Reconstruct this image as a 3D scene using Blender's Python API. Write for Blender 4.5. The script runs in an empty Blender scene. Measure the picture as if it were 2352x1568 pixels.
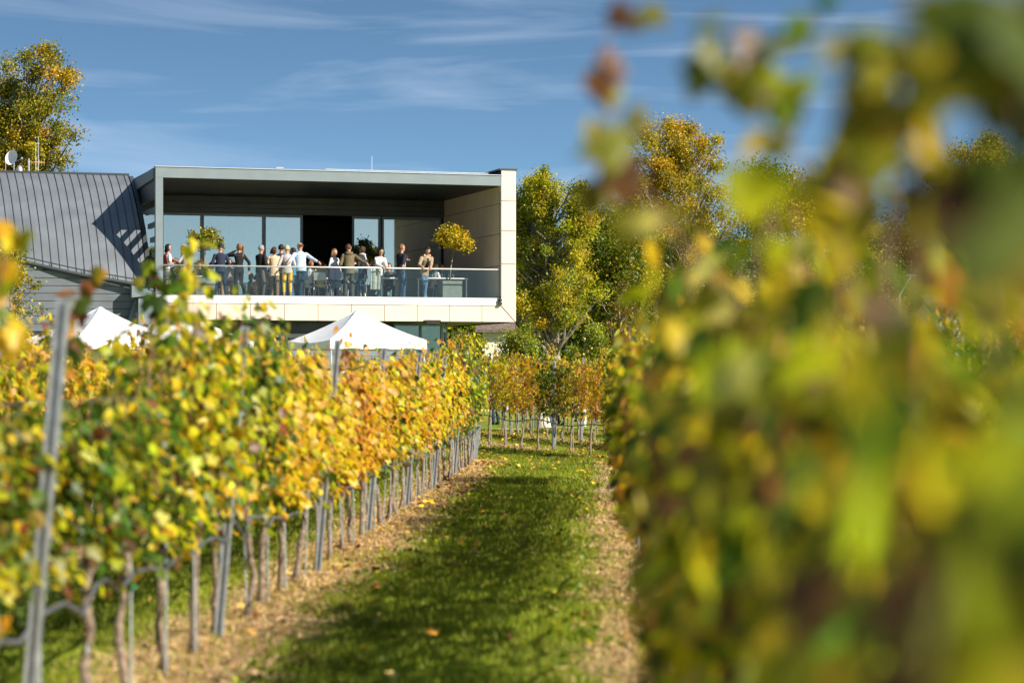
import bpy, math, random
import numpy as np
from mathutils import Vector, Matrix, Euler

# ============================================================ camera, sky, sun
SC = bpy.context.scene
COL = SC.collection
FPX = 5553.0                                    # focal length in px of a 2352 px wide picture
EYE = 1.6
cam_d = bpy.data.cameras.new("camera"); cam = bpy.data.objects.new("camera", cam_d); COL.objects.link(cam)
cam.location = (0, 0, EYE); cam.rotation_euler = (math.radians(90), 0, 0)
cam_d.lens = 85.0; cam_d.sensor_width = 36.0; cam_d.shift_y = 86/2352
cam_d.clip_start = 0.1; cam_d.clip_end = 5000
cam_d.dof.use_dof = True; cam_d.dof.focus_distance = 79.0; cam_d.dof.aperture_fstop = 2.3
SC.camera = cam

SUN = Vector((.70, -.45, .54)).normalized()
EL = math.asin(SUN.z); AZ = math.atan2(SUN.x, SUN.y)
wd = bpy.data.worlds.new("World"); SC.world = wd; wd.use_nodes = True
nt = wd.node_tree; N = nt.nodes; L = nt.links
bg = N["Background"]; bg.inputs[1].default_value = 0.078
sky = N.new("ShaderNodeTexSky"); sky.sky_type = 'NISHITA'; sky.sun_disc = False
sky.sun_elevation = EL; sky.sun_rotation = AZ; sky.air_density = 1.0; sky.dust_density = 0.9; sky.ozone_density = 1.2
tc = N.new("ShaderNodeTexCoord")
mp = N.new("ShaderNodeMapping"); mp.inputs['Location'].default_value = (0, 0, .04); mp.inputs['Scale'].default_value = (1, 1, 3.0)
L.new(tc.outputs['Generated'], mp.inputs[0]); L.new(mp.outputs[0], sky.inputs[0])
# thin cirrus streaks
m2 = N.new("ShaderNodeMapping"); m2.inputs['Scale'].default_value = (5.5, 3, 46); m2.inputs['Rotation'].default_value = (0, math.radians(3), 0)
m2.inputs['Location'].default_value = (3.1, 0, 1.7)
n1 = N.new("ShaderNodeTexNoise"); n1.inputs['Scale'].default_value = 1.0; n1.inputs['Detail'].default_value = 7; n1.inputs['Roughness'].default_value = .52
n1.inputs['Distortion'].default_value = .7
L.new(tc.outputs['Generated'], m2.inputs[0]); L.new(m2.outputs[0], n1.inputs[0])
rp = N.new("ShaderNodeValToRGB"); rp.color_ramp.elements[0].position = .48; rp.color_ramp.elements[1].position = .75
rp.color_ramp.elements[1].color = (.34, .34, .34, 1)
L.new(n1.outputs[0], rp.inputs[0])
mx = N.new("ShaderNodeMix"); mx.data_type = 'RGBA'; mx.inputs[7].default_value = (6.2, 6.8, 8.0, 1)
L.new(rp.outputs[0], mx.inputs[0]); tn = N.new("ShaderNodeMix"); tn.data_type = 'RGBA'; tn.blend_type = 'MULTIPLY'; tn.inputs[0].default_value = 1; tn.inputs[7].default_value = (.80, 1.02, 1.06, 1)
L.new(sky.outputs[0], tn.inputs[6]); L.new(tn.outputs[2], mx.inputs[6]); L.new(mx.outputs[2], bg.inputs[0])

sl = bpy.data.lights.new("sun", 'SUN'); sl.energy = 5.0; sl.angle = math.radians(.53); sl.color = (1, .93, .82)
so = bpy.data.objects.new("sun", sl); COL.objects.link(so); so.rotation_euler = SUN.to_track_quat('Z', 'Y').to_euler()
SC.view_settings.view_transform = 'Standard'; SC.view_settings.look = 'None'
SC.view_settings.exposure = 0.92; SC.view_settings.gamma = 1.0
SC.render.resolution_x = 1024; SC.render.resolution_y = 682
SC.render.engine = 'CYCLES'
SC.cycles.transparent_max_bounces = 16

# ============================================================ helpers
rnd = random.Random(7)
NP = np.random.default_rng(11)

def at(px, py, Y):
    return Vector(((px-1176)/FPX*Y, Y, EYE-(py-870)/FPX*Y))

def gz(Y):
    return 0.0 if Y < 50 else (.02*(Y-50) if Y < 60 else .2)

def tag(o, label=None, cat=None, group=None, kind=None):
    if label: o['label'] = label
    if cat: o['category'] = cat
    if group: o['group'] = group
    if kind: o['kind'] = kind
    return o

def empty(name, loc=(0, 0, 0), rz=0, label=None, cat=None, group=None):
    o = bpy.data.objects.new(name, None); COL.objects.link(o)
    o.location = loc; o.rotation_euler = (0, 0, rz); o.empty_display_size = .1
    return tag(o, label, cat, group)

def link_mesh(name, me, mats, parent=None, loc=None):
    o = bpy.data.objects.new(name, me); COL.objects.link(o)
    if not isinstance(mats, (list, tuple)): mats = [mats]
    if len(me.materials) == 0:
        for m in mats: me.materials.append(m)
    if parent: o.parent = parent
    if loc is not None: o.location = loc
    return o

def tri_mesh(name, V, F, cols=None, smooth=False):
    """V (n,3), F (m,3) fast build; cols (n,3) point colour attribute 'tint'"""
    me = bpy.data.meshes.new(name)
    V = np.asarray(V, np.float32); F = np.asarray(F, np.int32); k = F.shape[1]
    me.vertices.add(len(V)); me.vertices.foreach_set('co', V.ravel())
    me.loops.add(F.size); me.loops.foreach_set('vertex_index', F.ravel())
    me.polygons.add(len(F)); me.polygons.foreach_set('loop_start', np.arange(0, F.size, k, dtype=np.int32))
    me.polygons.foreach_set('loop_total', np.full(len(F), k, np.int32))
    if smooth: me.polygons.foreach_set('use_smooth', np.ones(len(F), bool))
    me.update(calc_edges=True)
    if cols is not None:
        a = me.color_attributes.new('tint', 'FLOAT_COLOR', 'POINT')
        c = np.ones((len(V), 4), np.float32); c[:, :3] = cols
        a.data.foreach_set('color', c.ravel())
    return me

class MB:
    """collects verts and faces (any n-gon) into ONE mesh"""
    def __init__(s): s.v = []; s.f = []; s.mi = []; s.cur = 0
    def add(s, vs, fs):
        b = len(s.v); s.v += [tuple(p) for p in vs]; s.f += [tuple(b+i for i in f) for f in fs]; s.mi += [s.cur]*len(fs); return s
    def box(s, x0, x1, y0, y1, z0, z1, T=None):
        vs = [(x, y, z) for x in (x0, x1) for y in (y0, y1) for z in (z0, z1)]
        if T: vs = [T(*p) for p in vs]
        return s.add(vs, [(0, 1, 3, 2), (4, 6, 7, 5), (0, 4, 5, 1), (2, 3, 7, 6), (0, 2, 6, 4), (1, 5, 7, 3)])
    def prism(s, poly, d0, d1, T):
        """poly of (a,b); T(a,b,d) -> point"""
        n = len(poly); vs = [T(a, b, d0) for a, b in poly]+[T(a, b, d1) for a, b in poly]
        return s.add(vs, [tuple(range(n)), tuple(range(2*n-1, n-1, -1))]+[(i, i+n, (i+1) % n+n, (i+1) % n) for i in range(n)])
    def tube(s, pts, rs, n=8, cap=True):
        pts = [Vector(p) for p in pts]
        if not isinstance(rs, (list, tuple)): rs = [rs]*len(pts)
        up = Vector((0, 0, 1)); vs = []; prev = None
        for i, p in enumerate(pts):
            d = (pts[min(i+1, len(pts)-1)]-pts[max(i-1, 0)])
            d = d.normalized() if d.length > 1e-9 else up
            if prev is None:
                a = d.cross(Vector((1, 0, 0)) if abs(d.x) < .9 else Vector((0, 1, 0))).normalized()
            else:
                a = (prev-d*prev.dot(d)); a = a.normalized() if a.length > 1e-6 else d.orthogonal().normalized()
            prev = a; b = d.cross(a)
            for k in range(n):
                t = 2*math.pi*k/n; vs.append(p+(a*math.cos(t)+b*math.sin(t))*rs[i])
        fs = [(i*n+k, i*n+(k+1) % n, (i+1)*n+(k+1) % n, (i+1)*n+k) for i in range(len(pts)-1) for k in range(n)]
        if cap: fs += [tuple(range(n-1, -1, -1)), tuple(range((len(pts)-1)*n, len(pts)*n))]
        return s.add(vs, fs)
    def ell(s, c, r, nu=10, nv=8, R=None, fn=None):
        c = Vector(c); vs = []
        for j in range(nv+1):
            ph = math.pi*j/nv
            for i in range(nu):
                th = 2*math.pi*i/nu
                q = Vector((math.sin(ph)*math.cos(th)*r[0], math.sin(ph)*math.sin(th)*r[1], math.cos(ph)*r[2]))
                if fn: q = fn(q)
                if R: q = R @ q
                vs.append(c+q)
        fs = [(j*nu+i, (j+1)*nu+i, (j+1)*nu+(i+1) % nu, j*nu+(i+1) % nu) for j in range(nv) for i in range(nu)]
        return s.add(vs, fs)
    def build(s, name, mats, parent=None, loc=None, smooth=False):
        me = bpy.data.meshes.new(name); me.from_pydata(s.v, [], s.f)
        if not isinstance(mats, (list, tuple)): mats = [mats]
        for m in mats: me.materials.append(m)
        me.polygons.foreach_set('material_index', s.mi)
        if smooth: me.polygons.foreach_set('use_smooth', [True]*len(s.f))
        me.update()
        return link_mesh(name, me, mats, parent, loc)

# ---------------------------------------------------------------- materials
def mat(name, col, rough=.6, metal=0., var=.12, scale=6., bump=.0, bscale=40., spec=.5, dirt=None):
    m = bpy.data.materials.new(name); m.use_nodes = True; n = m.node_tree.nodes; l = m.node_tree.links
    p = n['Principled BSDF']; p.inputs['Roughness'].default_value = rough; p.inputs['Metallic'].default_value = metal
    p.inputs['Specular IOR Level'].default_value = spec
    t = n.new('ShaderNodeTexCoord'); a = n.new('ShaderNodeTexNoise'); a.inputs['Scale'].default_value = scale; a.inputs['Detail'].default_value = 5
    l.new(t.outputs['Object'], a.inputs[0])
    r = n.new('ShaderNodeValToRGB'); r.color_ramp.elements[0].position = .3; r.color_ramp.elements[1].position = .7
    c2 = dirt or [c*(1-2*var) for c in col]
    r.color_ramp.elements[0].color = (*c2, 1); r.color_ramp.elements[1].color = (*[min(1, c*(1+var)) for c in col], 1)
    l.new(a.outputs[0], r.inputs[0]); l.new(r.outputs[0], p.inputs['Base Color'])
    if bump:
        b = n.new('ShaderNodeTexNoise'); b.inputs['Scale'].default_value = bscale; b.inputs['Detail'].default_value = 4
        bp = n.new('ShaderNodeBump'); bp.inputs['Strength'].default_value = bump; bp.inputs['Distance'].default_value = .02
        l.new(t.outputs['Object'], b.inputs[0]); l.new(b.outputs[0], bp.inputs['Height']); l.new(bp.outputs[0], p.inputs['Normal'])
    return m

def leaf_mat(name, trans=.45, rough=.45, gloss=.02):
    m = bpy.data.materials.new(name); m.use_nodes = True; n = m.node_tree.nodes; l = m.node_tree.links
    for x in list(n): n.remove(x)
    out = n.new('ShaderNodeOutputMaterial')
    at_ = n.new('ShaderNodeAttribute'); at_.attribute_name = 'tint'
    t = n.new('ShaderNodeTexCoord'); a = n.new('ShaderNodeTexNoise'); a.inputs['Scale'].default_value = 28; a.inputs['Detail'].default_value = 2
    l.new(t.outputs['Object'], a.inputs[0])
    oi = n.new('ShaderNodeObjectInfo')
    mr = n.new('ShaderNodeMapRange'); mr.inputs[3].default_value = -.02; mr.inputs[4].default_value = .015; l.new(oi.outputs['Random'], mr.inputs[0])
    ad = n.new('ShaderNodeMath'); ad.operation = 'ADD'; ad.inputs[1].default_value = .5; l.new(mr.outputs[0], ad.inputs[0])
    mv = n.new('ShaderNodeMapRange'); mv.inputs[1].default_value = .3; mv.inputs[2].default_value = .7; mv.inputs[3].default_value = .72; mv.inputs[4].default_value = 1.2
    l.new(a.outputs[0], mv.inputs[0])
    hs = n.new('ShaderNodeHueSaturation'); l.new(at_.outputs['Color'], hs.inputs['Color']); l.new(ad.outputs[0], hs.inputs['Hue']); l.new(mv.outputs[0], hs.inputs['Value'])
    d = n.new('ShaderNodeBsdfDiffuse'); tr = n.new('ShaderNodeBsdfTranslucent'); g = n.new('ShaderNodeBsdfGlossy')
    g.inputs['Roughness'].default_value = rough; g.inputs['Color'].default_value = (1, 1, 1, 1)
    l.new(hs.outputs[0], d.inputs[0]); l.new(hs.outputs[0], tr.inputs[0])
    m1 = n.new('ShaderNodeMixShader'); m1.inputs[0].default_value = trans; l.new(d.outputs[0], m1.inputs[1]); l.new(tr.outputs[0], m1.inputs[2])
    m2 = n.new('ShaderNodeMixShader'); m2.inputs[0].default_value = gloss; l.new(m1.outputs[0], m2.inputs[1]); l.new(g.outputs[0], m2.inputs[2])
    l.new(m2.outputs[0], out.inputs[0])
    return m

def glass_mat(name, tint, refl, rcol=(.9, .95, 1), rough=.0):
    m = bpy.data.materials.new(name); m.use_nodes = True; n = m.node_tree.nodes; l = m.node_tree.links
    for x in list(n): n.remove(x)
    out = n.new('ShaderNodeOutputMaterial'); t = n.new('ShaderNodeBsdfTransparent'); t.inputs[0].default_value = (*tint, 1)
    g = n.new('ShaderNodeBsdfGlossy'); g.inputs['Color'].default_value = (*rcol, 1); g.inputs['Roughness'].default_value = rough
    mm = n.new('ShaderNodeMixShader'); mm.inputs[0].default_value = refl
    l.new(t.outputs[0], mm.inputs[1]); l.new(g.outputs[0], mm.inputs[2]); l.new(mm.outputs[0], out.inputs[0])
    return m

M = {}
M['leaf'] = leaf_mat('vine_leaf', trans=.58)
M['treeleaf'] = leaf_mat('tree_leaf', trans=.5, gloss=.02)
M['blade'] = leaf_mat('grass_blade', trans=.35, gloss=.008)
M['straw'] = leaf_mat('straw', trans=.1, gloss=.03)
M['bark'] = mat('vine_bark', (.27, .20, .14), .9, var=.35, scale=30, bump=.8, bscale=90)
M['cane'] = mat('cane_bark', (.26, .15, .075), .7, var=.25, scale=30)
M['trunk'] = mat('tree_bark', (.26, .22, .17), .9, var=.35, scale=5, bump=.7, bscale=14)
M['darkbark'] = mat('dark_bark', (.10, .085, .06), .9, var=.3, scale=5, bump=.6, bscale=14)
M['galv'] = mat('galvanised_steel', (.36, .385, .40), .45, .5, var=.14, scale=18)
M['stake'] = mat('stake_metal', (.36, .40, .38), .5, .3, var=.2, scale=20)
M['tie'] = mat('green_tie', (.02, .30, .20), .5)
M['hose'] = mat('drip_hose', (.10, .105, .12), .5, var=.2)
M['wire'] = mat('wire', (.30, .31, .32), .4, .8)
M['zinc'] = mat('zinc_sheet', (.145, .160, .178), .5, .15, var=.10, scale=1.3)
M['zincseam'] = mat('zinc_seam', (.030, .035, .042), .5, .2, var=.05)
M['steel'] = mat('painted_steel', (.17, .205, .22), .45, .1, var=.05, scale=2)
M['stone'] = mat('beige_cladding', (.68, .55, .43), .55, 0, var=.035, scale=1.2)
M['sill'] = mat('white_sill', (.72, .69, .66), .5, 0, var=.03, scale=2)
M['joint'] = mat('joint_backing', (.06, .035, .03), .8)
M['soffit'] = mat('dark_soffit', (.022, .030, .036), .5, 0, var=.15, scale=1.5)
M['band'] = mat('dark_cladding', (.050, .056, .060), .45, .2, var=.15, scale=1.2)
M['frame'] = mat('window_frame', (.15, .18, .205), .4, .2, var=.06)
M['rail'] = mat('handrail_steel', (.82, .80, .80), .3, .5, var=.03)
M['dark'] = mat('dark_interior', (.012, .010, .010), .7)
M['curtain'] = mat('pale_curtain', (.68, .70, .66), .8, var=.1, scale=3)
M['teal'] = mat('teal_curtain', (.05, .16, .12), .8, var=.15, scale=5)
M['brownpanel'] = mat('brown_panel', (.05, .04, .032), .6)
M['deck'] = mat('deck_boards', (.50, .44, .37), .7)
M['tent'] = mat('white_canvas', (.80, .79, .78), .75, 0, var=.04, scale=2, bump=.45, bscale=2.2)
M['white'] = mat('white_paint', (.78, .78, .77), .5, var=.04)
M['alu'] = mat('aluminium', (.55, .56, .56), .35, .6, var=.05)
M['planter'] = mat('grey_planter', (.17, .20, .18), .6, var=.08)
M['black'] = mat('black_plastic', (.02, .02, .022), .45)
M['windowglass'] = glass_mat('window_glass', (.66, .69, .66), .36, (.93, .92, .84))
M['guardglass'] = glass_mat('guard_glass', (.86, .89, .875), .022)
M['lowglass'] = glass_mat('ground_floor_glass', (.30, .38, .36), .13, (.75, .9, .82))

# ============================================================ ground
def row_x(x0, Y): return x0+0.0342*Y
ROWS = [-10.75, -7.95, -5.15, -2.35, .42, 3.22, 6.02]
ROW_END = {-10.75: 40, -7.95: 43, -5.15: 45, -2.35: 47.2, 0.42: 38, 3.22: 43, 6.02: 41}
CU = Vector((-1.66, 4.0, 0)).normalized()        # direction of the far cross rows
CN = Vector((CU.y, -CU.x, 0))                    # towards the back
CP = Vector((-.0, 52, 0))                        # placeholder, set below
CP = at(1271, 1041, 52); CP.z = 0

def ground():
    xs = np.concatenate([[-3000, -600, -150, -60], np.arange(-30, 31, 3.), [60, 150, 600, 3000]])
    ys = np.concatenate([[-400, -60, -10], np.arange(0, 121, 2.), [150, 220, 400, 900, 4000]])
    V = [(x, y, gz(y)) for y in ys for x in xs]; nx = len(xs)
    F = [(j*nx+i, j*nx+i+1, (j+1)*nx+i+1, (j+1)*nx+i) for j in range(len(ys)-1) for i in range(nx-1)]
    m = bpy.data.materials.new('grass_and_soil'); m.use_nodes = True; n = m.node_tree.nodes; l = m.node_tree.links
    p = n['Principled BSDF']; p.inputs['Roughness'].default_value = .9; p.inputs['Specular IOR Level'].default_value = .2
    g = n.new('ShaderNodeNewGeometry'); sp = n.new('ShaderNodeSeparateXYZ'); l.new(g.outputs['Position'], sp.inputs[0])
    def mth(op, a, b=None, c=None):
        q = n.new('ShaderNodeMath'); q.operation = op
        for i, v in enumerate((a, b, c)):
            if v is None: continue
            if isinstance(v, (int, float)): q.inputs[i].default_value = v
            else: l.new(v, q.inputs[i])
        return q.outputs[0]
    def noise(sc, det=5):
        q = n.new('ShaderNodeTexNoise'); q.inputs['Scale'].default_value = sc; q.inputs['Detail'].default_value = det
        l.new(g.outputs['Position'], q.inputs[0]); return q.outputs[0]
    X, Y = sp.outputs[0], sp.outputs[1]
    r = mth('SUBTRACT', X, mth('MULTIPLY', Y, .0342))
    edge = mth('MULTIPLY', mth('SUBTRACT', noise(1.7), .5), 1.7)
    # distance to nearest lengthwise row
    ph = mth('PINGPONG', mth('SUBTRACT', r, -2.3+14*2.8-2.8*20), 1.4)
    d1 = mth('ADD', ph, edge)
    s1 = mth('LESS_THAN', d1, .60)
    inb = mth('LESS_THAN', mth('ADD', Y, mth('MULTIPLY', edge, 3)), 47.0)
    s1 = mth('MULTIPLY', s1, inb)
    # cross rows
    q = mth('ADD', mth('MULTIPLY', mth('SUBTRACT', X, CP.x), CN.x), mth('MULTIPLY', mth('SUBTRACT', Y, CP.y), CN.y))
    ph2 = mth('ADD', mth('PINGPONG', mth('ADD', q, 26.), 1.3), mth('MULTIPLY', edge, .6))
    s2 = mth('MULTIPLY', mth('LESS_THAN', ph2, .38), mth('MULTIPLY', mth('GREATER_THAN', q, -.6), mth('MULTIPLY', mth('LESS_THAN', q, 12.), mth('GREATER_THAN', Y, 47.5))))
    s2 = mth('MULTIPLY', s2, mth('LESS_THAN', Y, 68))
    soil = mth('MAXIMUM', s1, s2)
    cg = n.new('ShaderNodeValToRGB'); e = cg.color_ramp.elements; e[0].position = .32; e[0].color = (.15, .20, .014, 1); e[1].position = .68; e[1].color = (.25, .31, .028, 1)
    l.new(noise(3.5, 8), cg.inputs[0])
    cs = n.new('ShaderNodeValToRGB'); e = cs.color_ramp.elements; e[0].position = .3; e[0].color = (.26, .16, .085, 1); e[1].position = .62; e[1].color = (.56, .38, .19, 1)
    l.new(noise(14, 8), cs.inputs[0])
    mx = n.new('ShaderNodeMix'); mx.data_type = 'RGBA'; l.new(soil, mx.inputs[0]); l.new(cg.outputs[0], mx.inputs[6]); l.new(cs.outputs[0], mx.inputs[7])
    l.new(mx.outputs[2], p.inputs['Base Color'])
    bp = n.new('ShaderNodeBump'); bp.inputs['Strength'].default_value = .9; bp.inputs['Distance'].default_value = .05
    l.new(noise(18, 6), bp.inputs['Height']); l.new(bp.outputs[0], p.inputs['Normal'])
    o = link_mesh('ground', tri_mesh('ground', V, F), m); tag(o, 'grassy vineyard ground with dry soil strips under the vine rows', 'ground', kind='structure')
ground()

# ---- numpy scatter helpers
def rot_from(nrm, spin):
    """orthonormal frames (n,3,3) with z = nrm and a spin about it"""
    z = nrm/np.linalg.norm(nrm, axis=1, keepdims=True)
    h = np.where(np.abs(z[:, 2:3]) < .9, np.array([[0, 0, 1.]]), np.array([[1., 0, 0]]))
    x = np.cross(h, z); x /= np.linalg.norm(x, axis=1, keepdims=True); y = np.cross(z, x)
    c, s = np.cos(spin)[:, None], np.sin(spin)[:, None]
    x2 = x*c+y*s; y2 = -x*s+y*c
    return np.stack([x2, y2, z], axis=2)

def scatter(tv, tf, pos, R, sc):
    n = len(pos); k = len(tv)
    V = np.einsum('nij,kj->nki', R, tv)*sc[:, None, None]+pos[:, None, :]
    F = (tf[None]+(np.arange(n)*k)[:, None, None]).reshape(-1, tf.shape[1])
    return V.reshape(-1, 3), F

# palmate leaf template: petiole base at origin, tip along +y, unit = leaf width
_o = [(0, .02), (.16, -.10), (.36, -.04), (.34, .16), (.52, .30), (.40, .48), (.26, .50), (.20, .72), (0, .92),
      (-.20, .70), (-.28, .50), (-.42, .47), (-.50, .28), (-.33, .15), (-.35, -.06), (-.15, -.11)]
LV = np.array([(0, .32, .05)]+[(x, y, -.22*abs(x)-.10*max(0, y-.4)) for x, y in _o])
LF = np.array([(0, i, i+1) for i in range(1, len(_o))]+[(0, len(_o), 1)])
_s = [(0, 0), (.42, -.02), (.5, .3), (.28, .5), (0, .92), (-.28, .5), (-.5, .3), (-.42, -.02)]
SV = np.array([(0, .32, .05)]+[(x, y, -.2*abs(x)) for x, y in _s])
SF = np.array([(0, i, i+1) for i in range(1, len(_s))]+[(0, len(_s), 1)])
DV = np.array([(0, 0, 0), (.5, .45, -.08), (0, 1, 0), (-.5, .45, -.08)]); DF = np.array([(0, 1, 2), (0, 2, 3)])

C = dict(yellow=(.76, .54, .015), gold=(.76, .44, .02), lime=(.50, .50, .012), olive=(.26, .25, .010), green=(.10, .185, .010),
         dgreen=(.055, .10, .008), orange=(.60, .29, .03), brown=(.20, .09, .03), peach=(.70, .43, .12), red=(.30, .07, .03), pale=(.60, .55, .12))
PAL = {
    'green': dict(green=6, lime=2.4, olive=3, dgreen=3.5, yellow=1.2, brown=1.2, pale=.3, red=.3),
    'mix': dict(lime=4.5, yellow=3.6, green=3.6, dgreen=1, olive=2, gold=1.4, orange=.6, brown=1, pale=.5),
    'yellow': dict(yellow=6, gold=4, lime=3.2, peach=1.2, orange=1, brown=.5, green=.6),
    'gold': dict(gold=4, yellow=5, peach=1.6, orange=1.2, brown=.8, olive=1, lime=2, green=.5),
    'rust': dict(gold=3, orange=3, brown=2.5, peach=1.5, yellow=2, red=.8, olive=1.2),
    'near': dict(olive=6, dgreen=3, green=2, lime=2, yellow=1, brown=2.4, orange=.5, pale=.6),
    'cross': dict(yellow=6, gold=2, lime=3, olive=.7, peach=1, orange=.3),
    'faded': dict(brown=3, pale=3, olive=2.5, peach=.6),
    'deep': dict(green=1.6, dgreen=1.6, olive=6, lime=3.6, yellow=3, pale=1.2, brown=2.2, orange=1),
}
def tints(pal, n, rng, jit=.2):
    ks = list(pal); w = np.array([pal[k] for k in ks], float); w /= w.sum()
    c = np.array([C[k] for k in ks])[rng.choice(len(ks), n, p=w)]
    return np.clip(c*(1+rng.normal(0, jit, (n, 1)))*(1+rng.normal(0, .07, (n, 3))), .005, .9)

# ============================================================ grass, straw, fallen leaves
def strip_mask(x, y):
    r = x-.0342*y
    d = np.abs((r+2.3+1.4) % 2.8-1.4)
    return d
def grass():
    rng = np.random.default_rng(3)
    parts = []
    for (x0, x1, y0, y1, dens) in ((-3.9, .6, 11, 22, 2600), (-4.6, .6, 22, 34, 1100), (-5, 1.6, 34, 52, 600), (-9.5, -3.7, 15, 40, 190), (-8, 4.5, 50, 66, 130)):
        n = int((x1-x0)*(y1-y0)*dens); X = rng.uniform(x0, x1, n); Y = rng.uniform(y0, y1, n); X = X+.0342*Y
        d = strip_mask(X, Y); keep = (d+.16*np.sin(Y*1.9+np.sin(X*3))*np.sin(Y*.8+1)+rng.normal(0, .12, n) > .56) | (Y > 47.5) | (rng.random(n) < .12)
        X = X[keep]; Y = Y[keep]; n = len(X)
        parts.append(np.stack([X, Y, np.array([gz(v) for v in Y])], 1))
    P = np.concatenate(parts); n = len(P)
    h = rng.uniform(.025, .065, n)*(1+.35*np.sin(P[:, 0]*2.3+np.sin(P[:, 1]*1.7)*2))
    az = rng.uniform(0, 2*math.pi, n); lean = rng.uniform(.1, .8, n); w = rng.uniform(.002, .0045, n)*(1+P[:, 1]/28)
    dx, dy = np.cos(az), np.sin(az)
    V = np.zeros((n, 3, 3)); V[:, 0] = P; V[:, 1] = P; V[:, 2] = P
    V[:, 0, 0] -= dy*w; V[:, 0, 1] += dx*w; V[:, 1, 0] += dy*w; V[:, 1, 1] -= dx*w
    V[:, 2, 0] += dx*h*lean; V[:, 2, 1] += dy*h*lean; V[:, 2, 2] += h
    base = np.array([(.21, .27, .018), (.26, .30, .022), (.31, .33, .03), (.38, .35, .07)])[rng.choice(4, n, p=[.4, .35, .2, .05])]
    patch = (.85+.3*np.sin(P[:, 0]*3.1+1.3*np.sin(P[:, 1]*.9))*np.sin(P[:, 1]*1.3))[:, None]
    c = base*rng.uniform(.88, 1.12, (n, 1))*patch
    o = link_mesh('grass', tri_mesh('grass', V.reshape(-1, 3), np.arange(n*3).reshape(-1, 3), np.repeat(c, 3, 0)), M['blade'])
    tag(o, 'short green grass of the path between the vine rows', 'grass', kind='stuff')
    # straw and dry clods on the soil strips
    pos = []
    for x0, y0, y1, dn in ((-2.3, 11, 47.5, 560), (.42, 11, 32, 560), (-5.1, 18, 46, 130)):
        n = int((y1-y0)*1.1*dn); Y = rng.uniform(y0, y1, n)**1; r = rng.normal(x0, .28, n)
        pos.append(np.stack([r+.0342*Y, Y, rng.uniform(.004, .035, n)], 1))
    n = 5000; t = rng.uniform(-6, 12, n); k = rng.integers(0, 3, n); a = CP.x+CU.x*t+CN.x*(k*2.6)+rng.normal(0, .22, n); b = CP.y+CU.y*t+CN.y*(k*2.6)+rng.normal(0, .22, n)
    pos.append(np.stack([a, b, np.array([gz(v) for v in b])+.01], 1))
    P = np.concatenate(pos); n = len(P)
    sv = np.array([(-.5, -.045, 0), (.5, -.04, .06), (.5, .04, .06), (-.5, .045, 0)]); sf = np.array([(0, 1, 2), (0, 2, 3)])
    nr = np.stack([rng.normal(0, .35, n), rng.normal(0, .35, n), np.ones(n)], 1)
    V, F = scatter(sv, sf, P, rot_from(nr, rng.uniform(0, 6.28, n)), rng.uniform(.03, .10, n))
    cc = np.array([(.76, .55, .24), (.62, .42, .16), (.42, .26, .10), (.18, .10, .04)])[rng.choice(4, n, p=[.34, .3, .22, .14])]*rng.uniform(.8, 1.2, (n, 1))
    o = link_mesh('straw', tri_mesh('straw', V, F, np.repeat(cc, 4, 0)), M['straw'])
    tag(o, 'dry straw and leaf litter strewn on the soil under the vines', 'straw', kind='stuff')
    # crumbly clods of dry soil
    ov = np.array([(1, 0, 0), (-.8, .2, 0), (0, 1, .1), (.1, -.9, 0), (0, 0, .8), (0, .1, -.6)])*.5; of = np.array([(0, 2, 4), (2, 1, 4), (1, 3, 4), (3, 0, 4), (2, 0, 5), (1, 2, 5), (3, 1, 5), (0, 3, 5)])
    n = 3600; Y = rng.uniform(11, 46, n); r = np.where(rng.random(n) < .6, rng.normal(-2.2, .33, n), rng.normal(.35, .3, n))
    V, F = scatter(ov, of, np.stack([r+.0342*Y, Y, rng.uniform(-.005, .012, n)], 1), rot_from(rng.normal(0, .5, (n, 3))+np.array([0, 0, 1.]), rng.uniform(0, 6.28, n)), rng.uniform(.15, 1, n)**3*.075+.015)
    cc = np.array([(.30, .20, .10), (.19, .125, .065), (.42, .30, .15)])[rng.integers(0, 3, n)]
    tag(link_mesh('soil_clods', tri_mesh('soil_clods', V, F, np.repeat(cc, 6, 0)), M['straw']), 'crumbly dry soil clods along the vine strips', 'soil', kind='stuff')
    # leafy weeds at the strip edges
    n = 110; Y = rng.uniform(12, 46, n); r = np.where(rng.random(n) < .6, rng.normal(-1.62, .16, n), rng.normal(-.15, .12, n)); k = 14
    P = np.stack([r+.0342*Y, Y, np.full(n, .03)], 1).repeat(k, 0)+rng.normal(0, 1, (n*k, 3))*np.array([.05, .06, .02])
    V, F = scatter(DV, DF, P, rot_from(rng.normal(0, .6, (n*k, 3))+np.array([0, 0, .7]), rng.uniform(0, 6.28, n*k)), rng.uniform(.03, .06, n*k))
    cc = tints(dict(green=6, lime=.6, olive=2), n*k, rng, .1); tag(link_mesh('weeds', tri_mesh('weeds', V, F, np.repeat(cc, 4, 0)), M['blade']), 'small broad-leaved weeds along the edge of the grass path', 'weeds', kind='stuff')
    # fallen leaves
    n = 2000; Y = 11+rng.random(n)**.8*55; r = np.where(rng.random(n) < .55, rng.normal(-2.2, .5, n), rng.uniform(-5, 1.5, n))
    far = rng.random(n) < .45; Y[far] = rng.uniform(41, 60, far.sum()); r[far] = rng.uniform(-6, 2.5, far.sum())
    # drifts of leaves in loose clusters on the headland
    for q in range(26):
        i = rng.choice(np.where(far)[0], 22); cx, cy = rng.uniform(-4.8, 1.2), rng.uniform(42, 56); r[i] = cx+rng.normal(0, .28, 22); Y[i] = cy+rng.normal(0, .3, 22)
    P = np.stack([r+.0342*Y, Y, np.array([gz(v) for v in Y])+rng.uniform(.02, .05, n)], 1)
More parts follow.
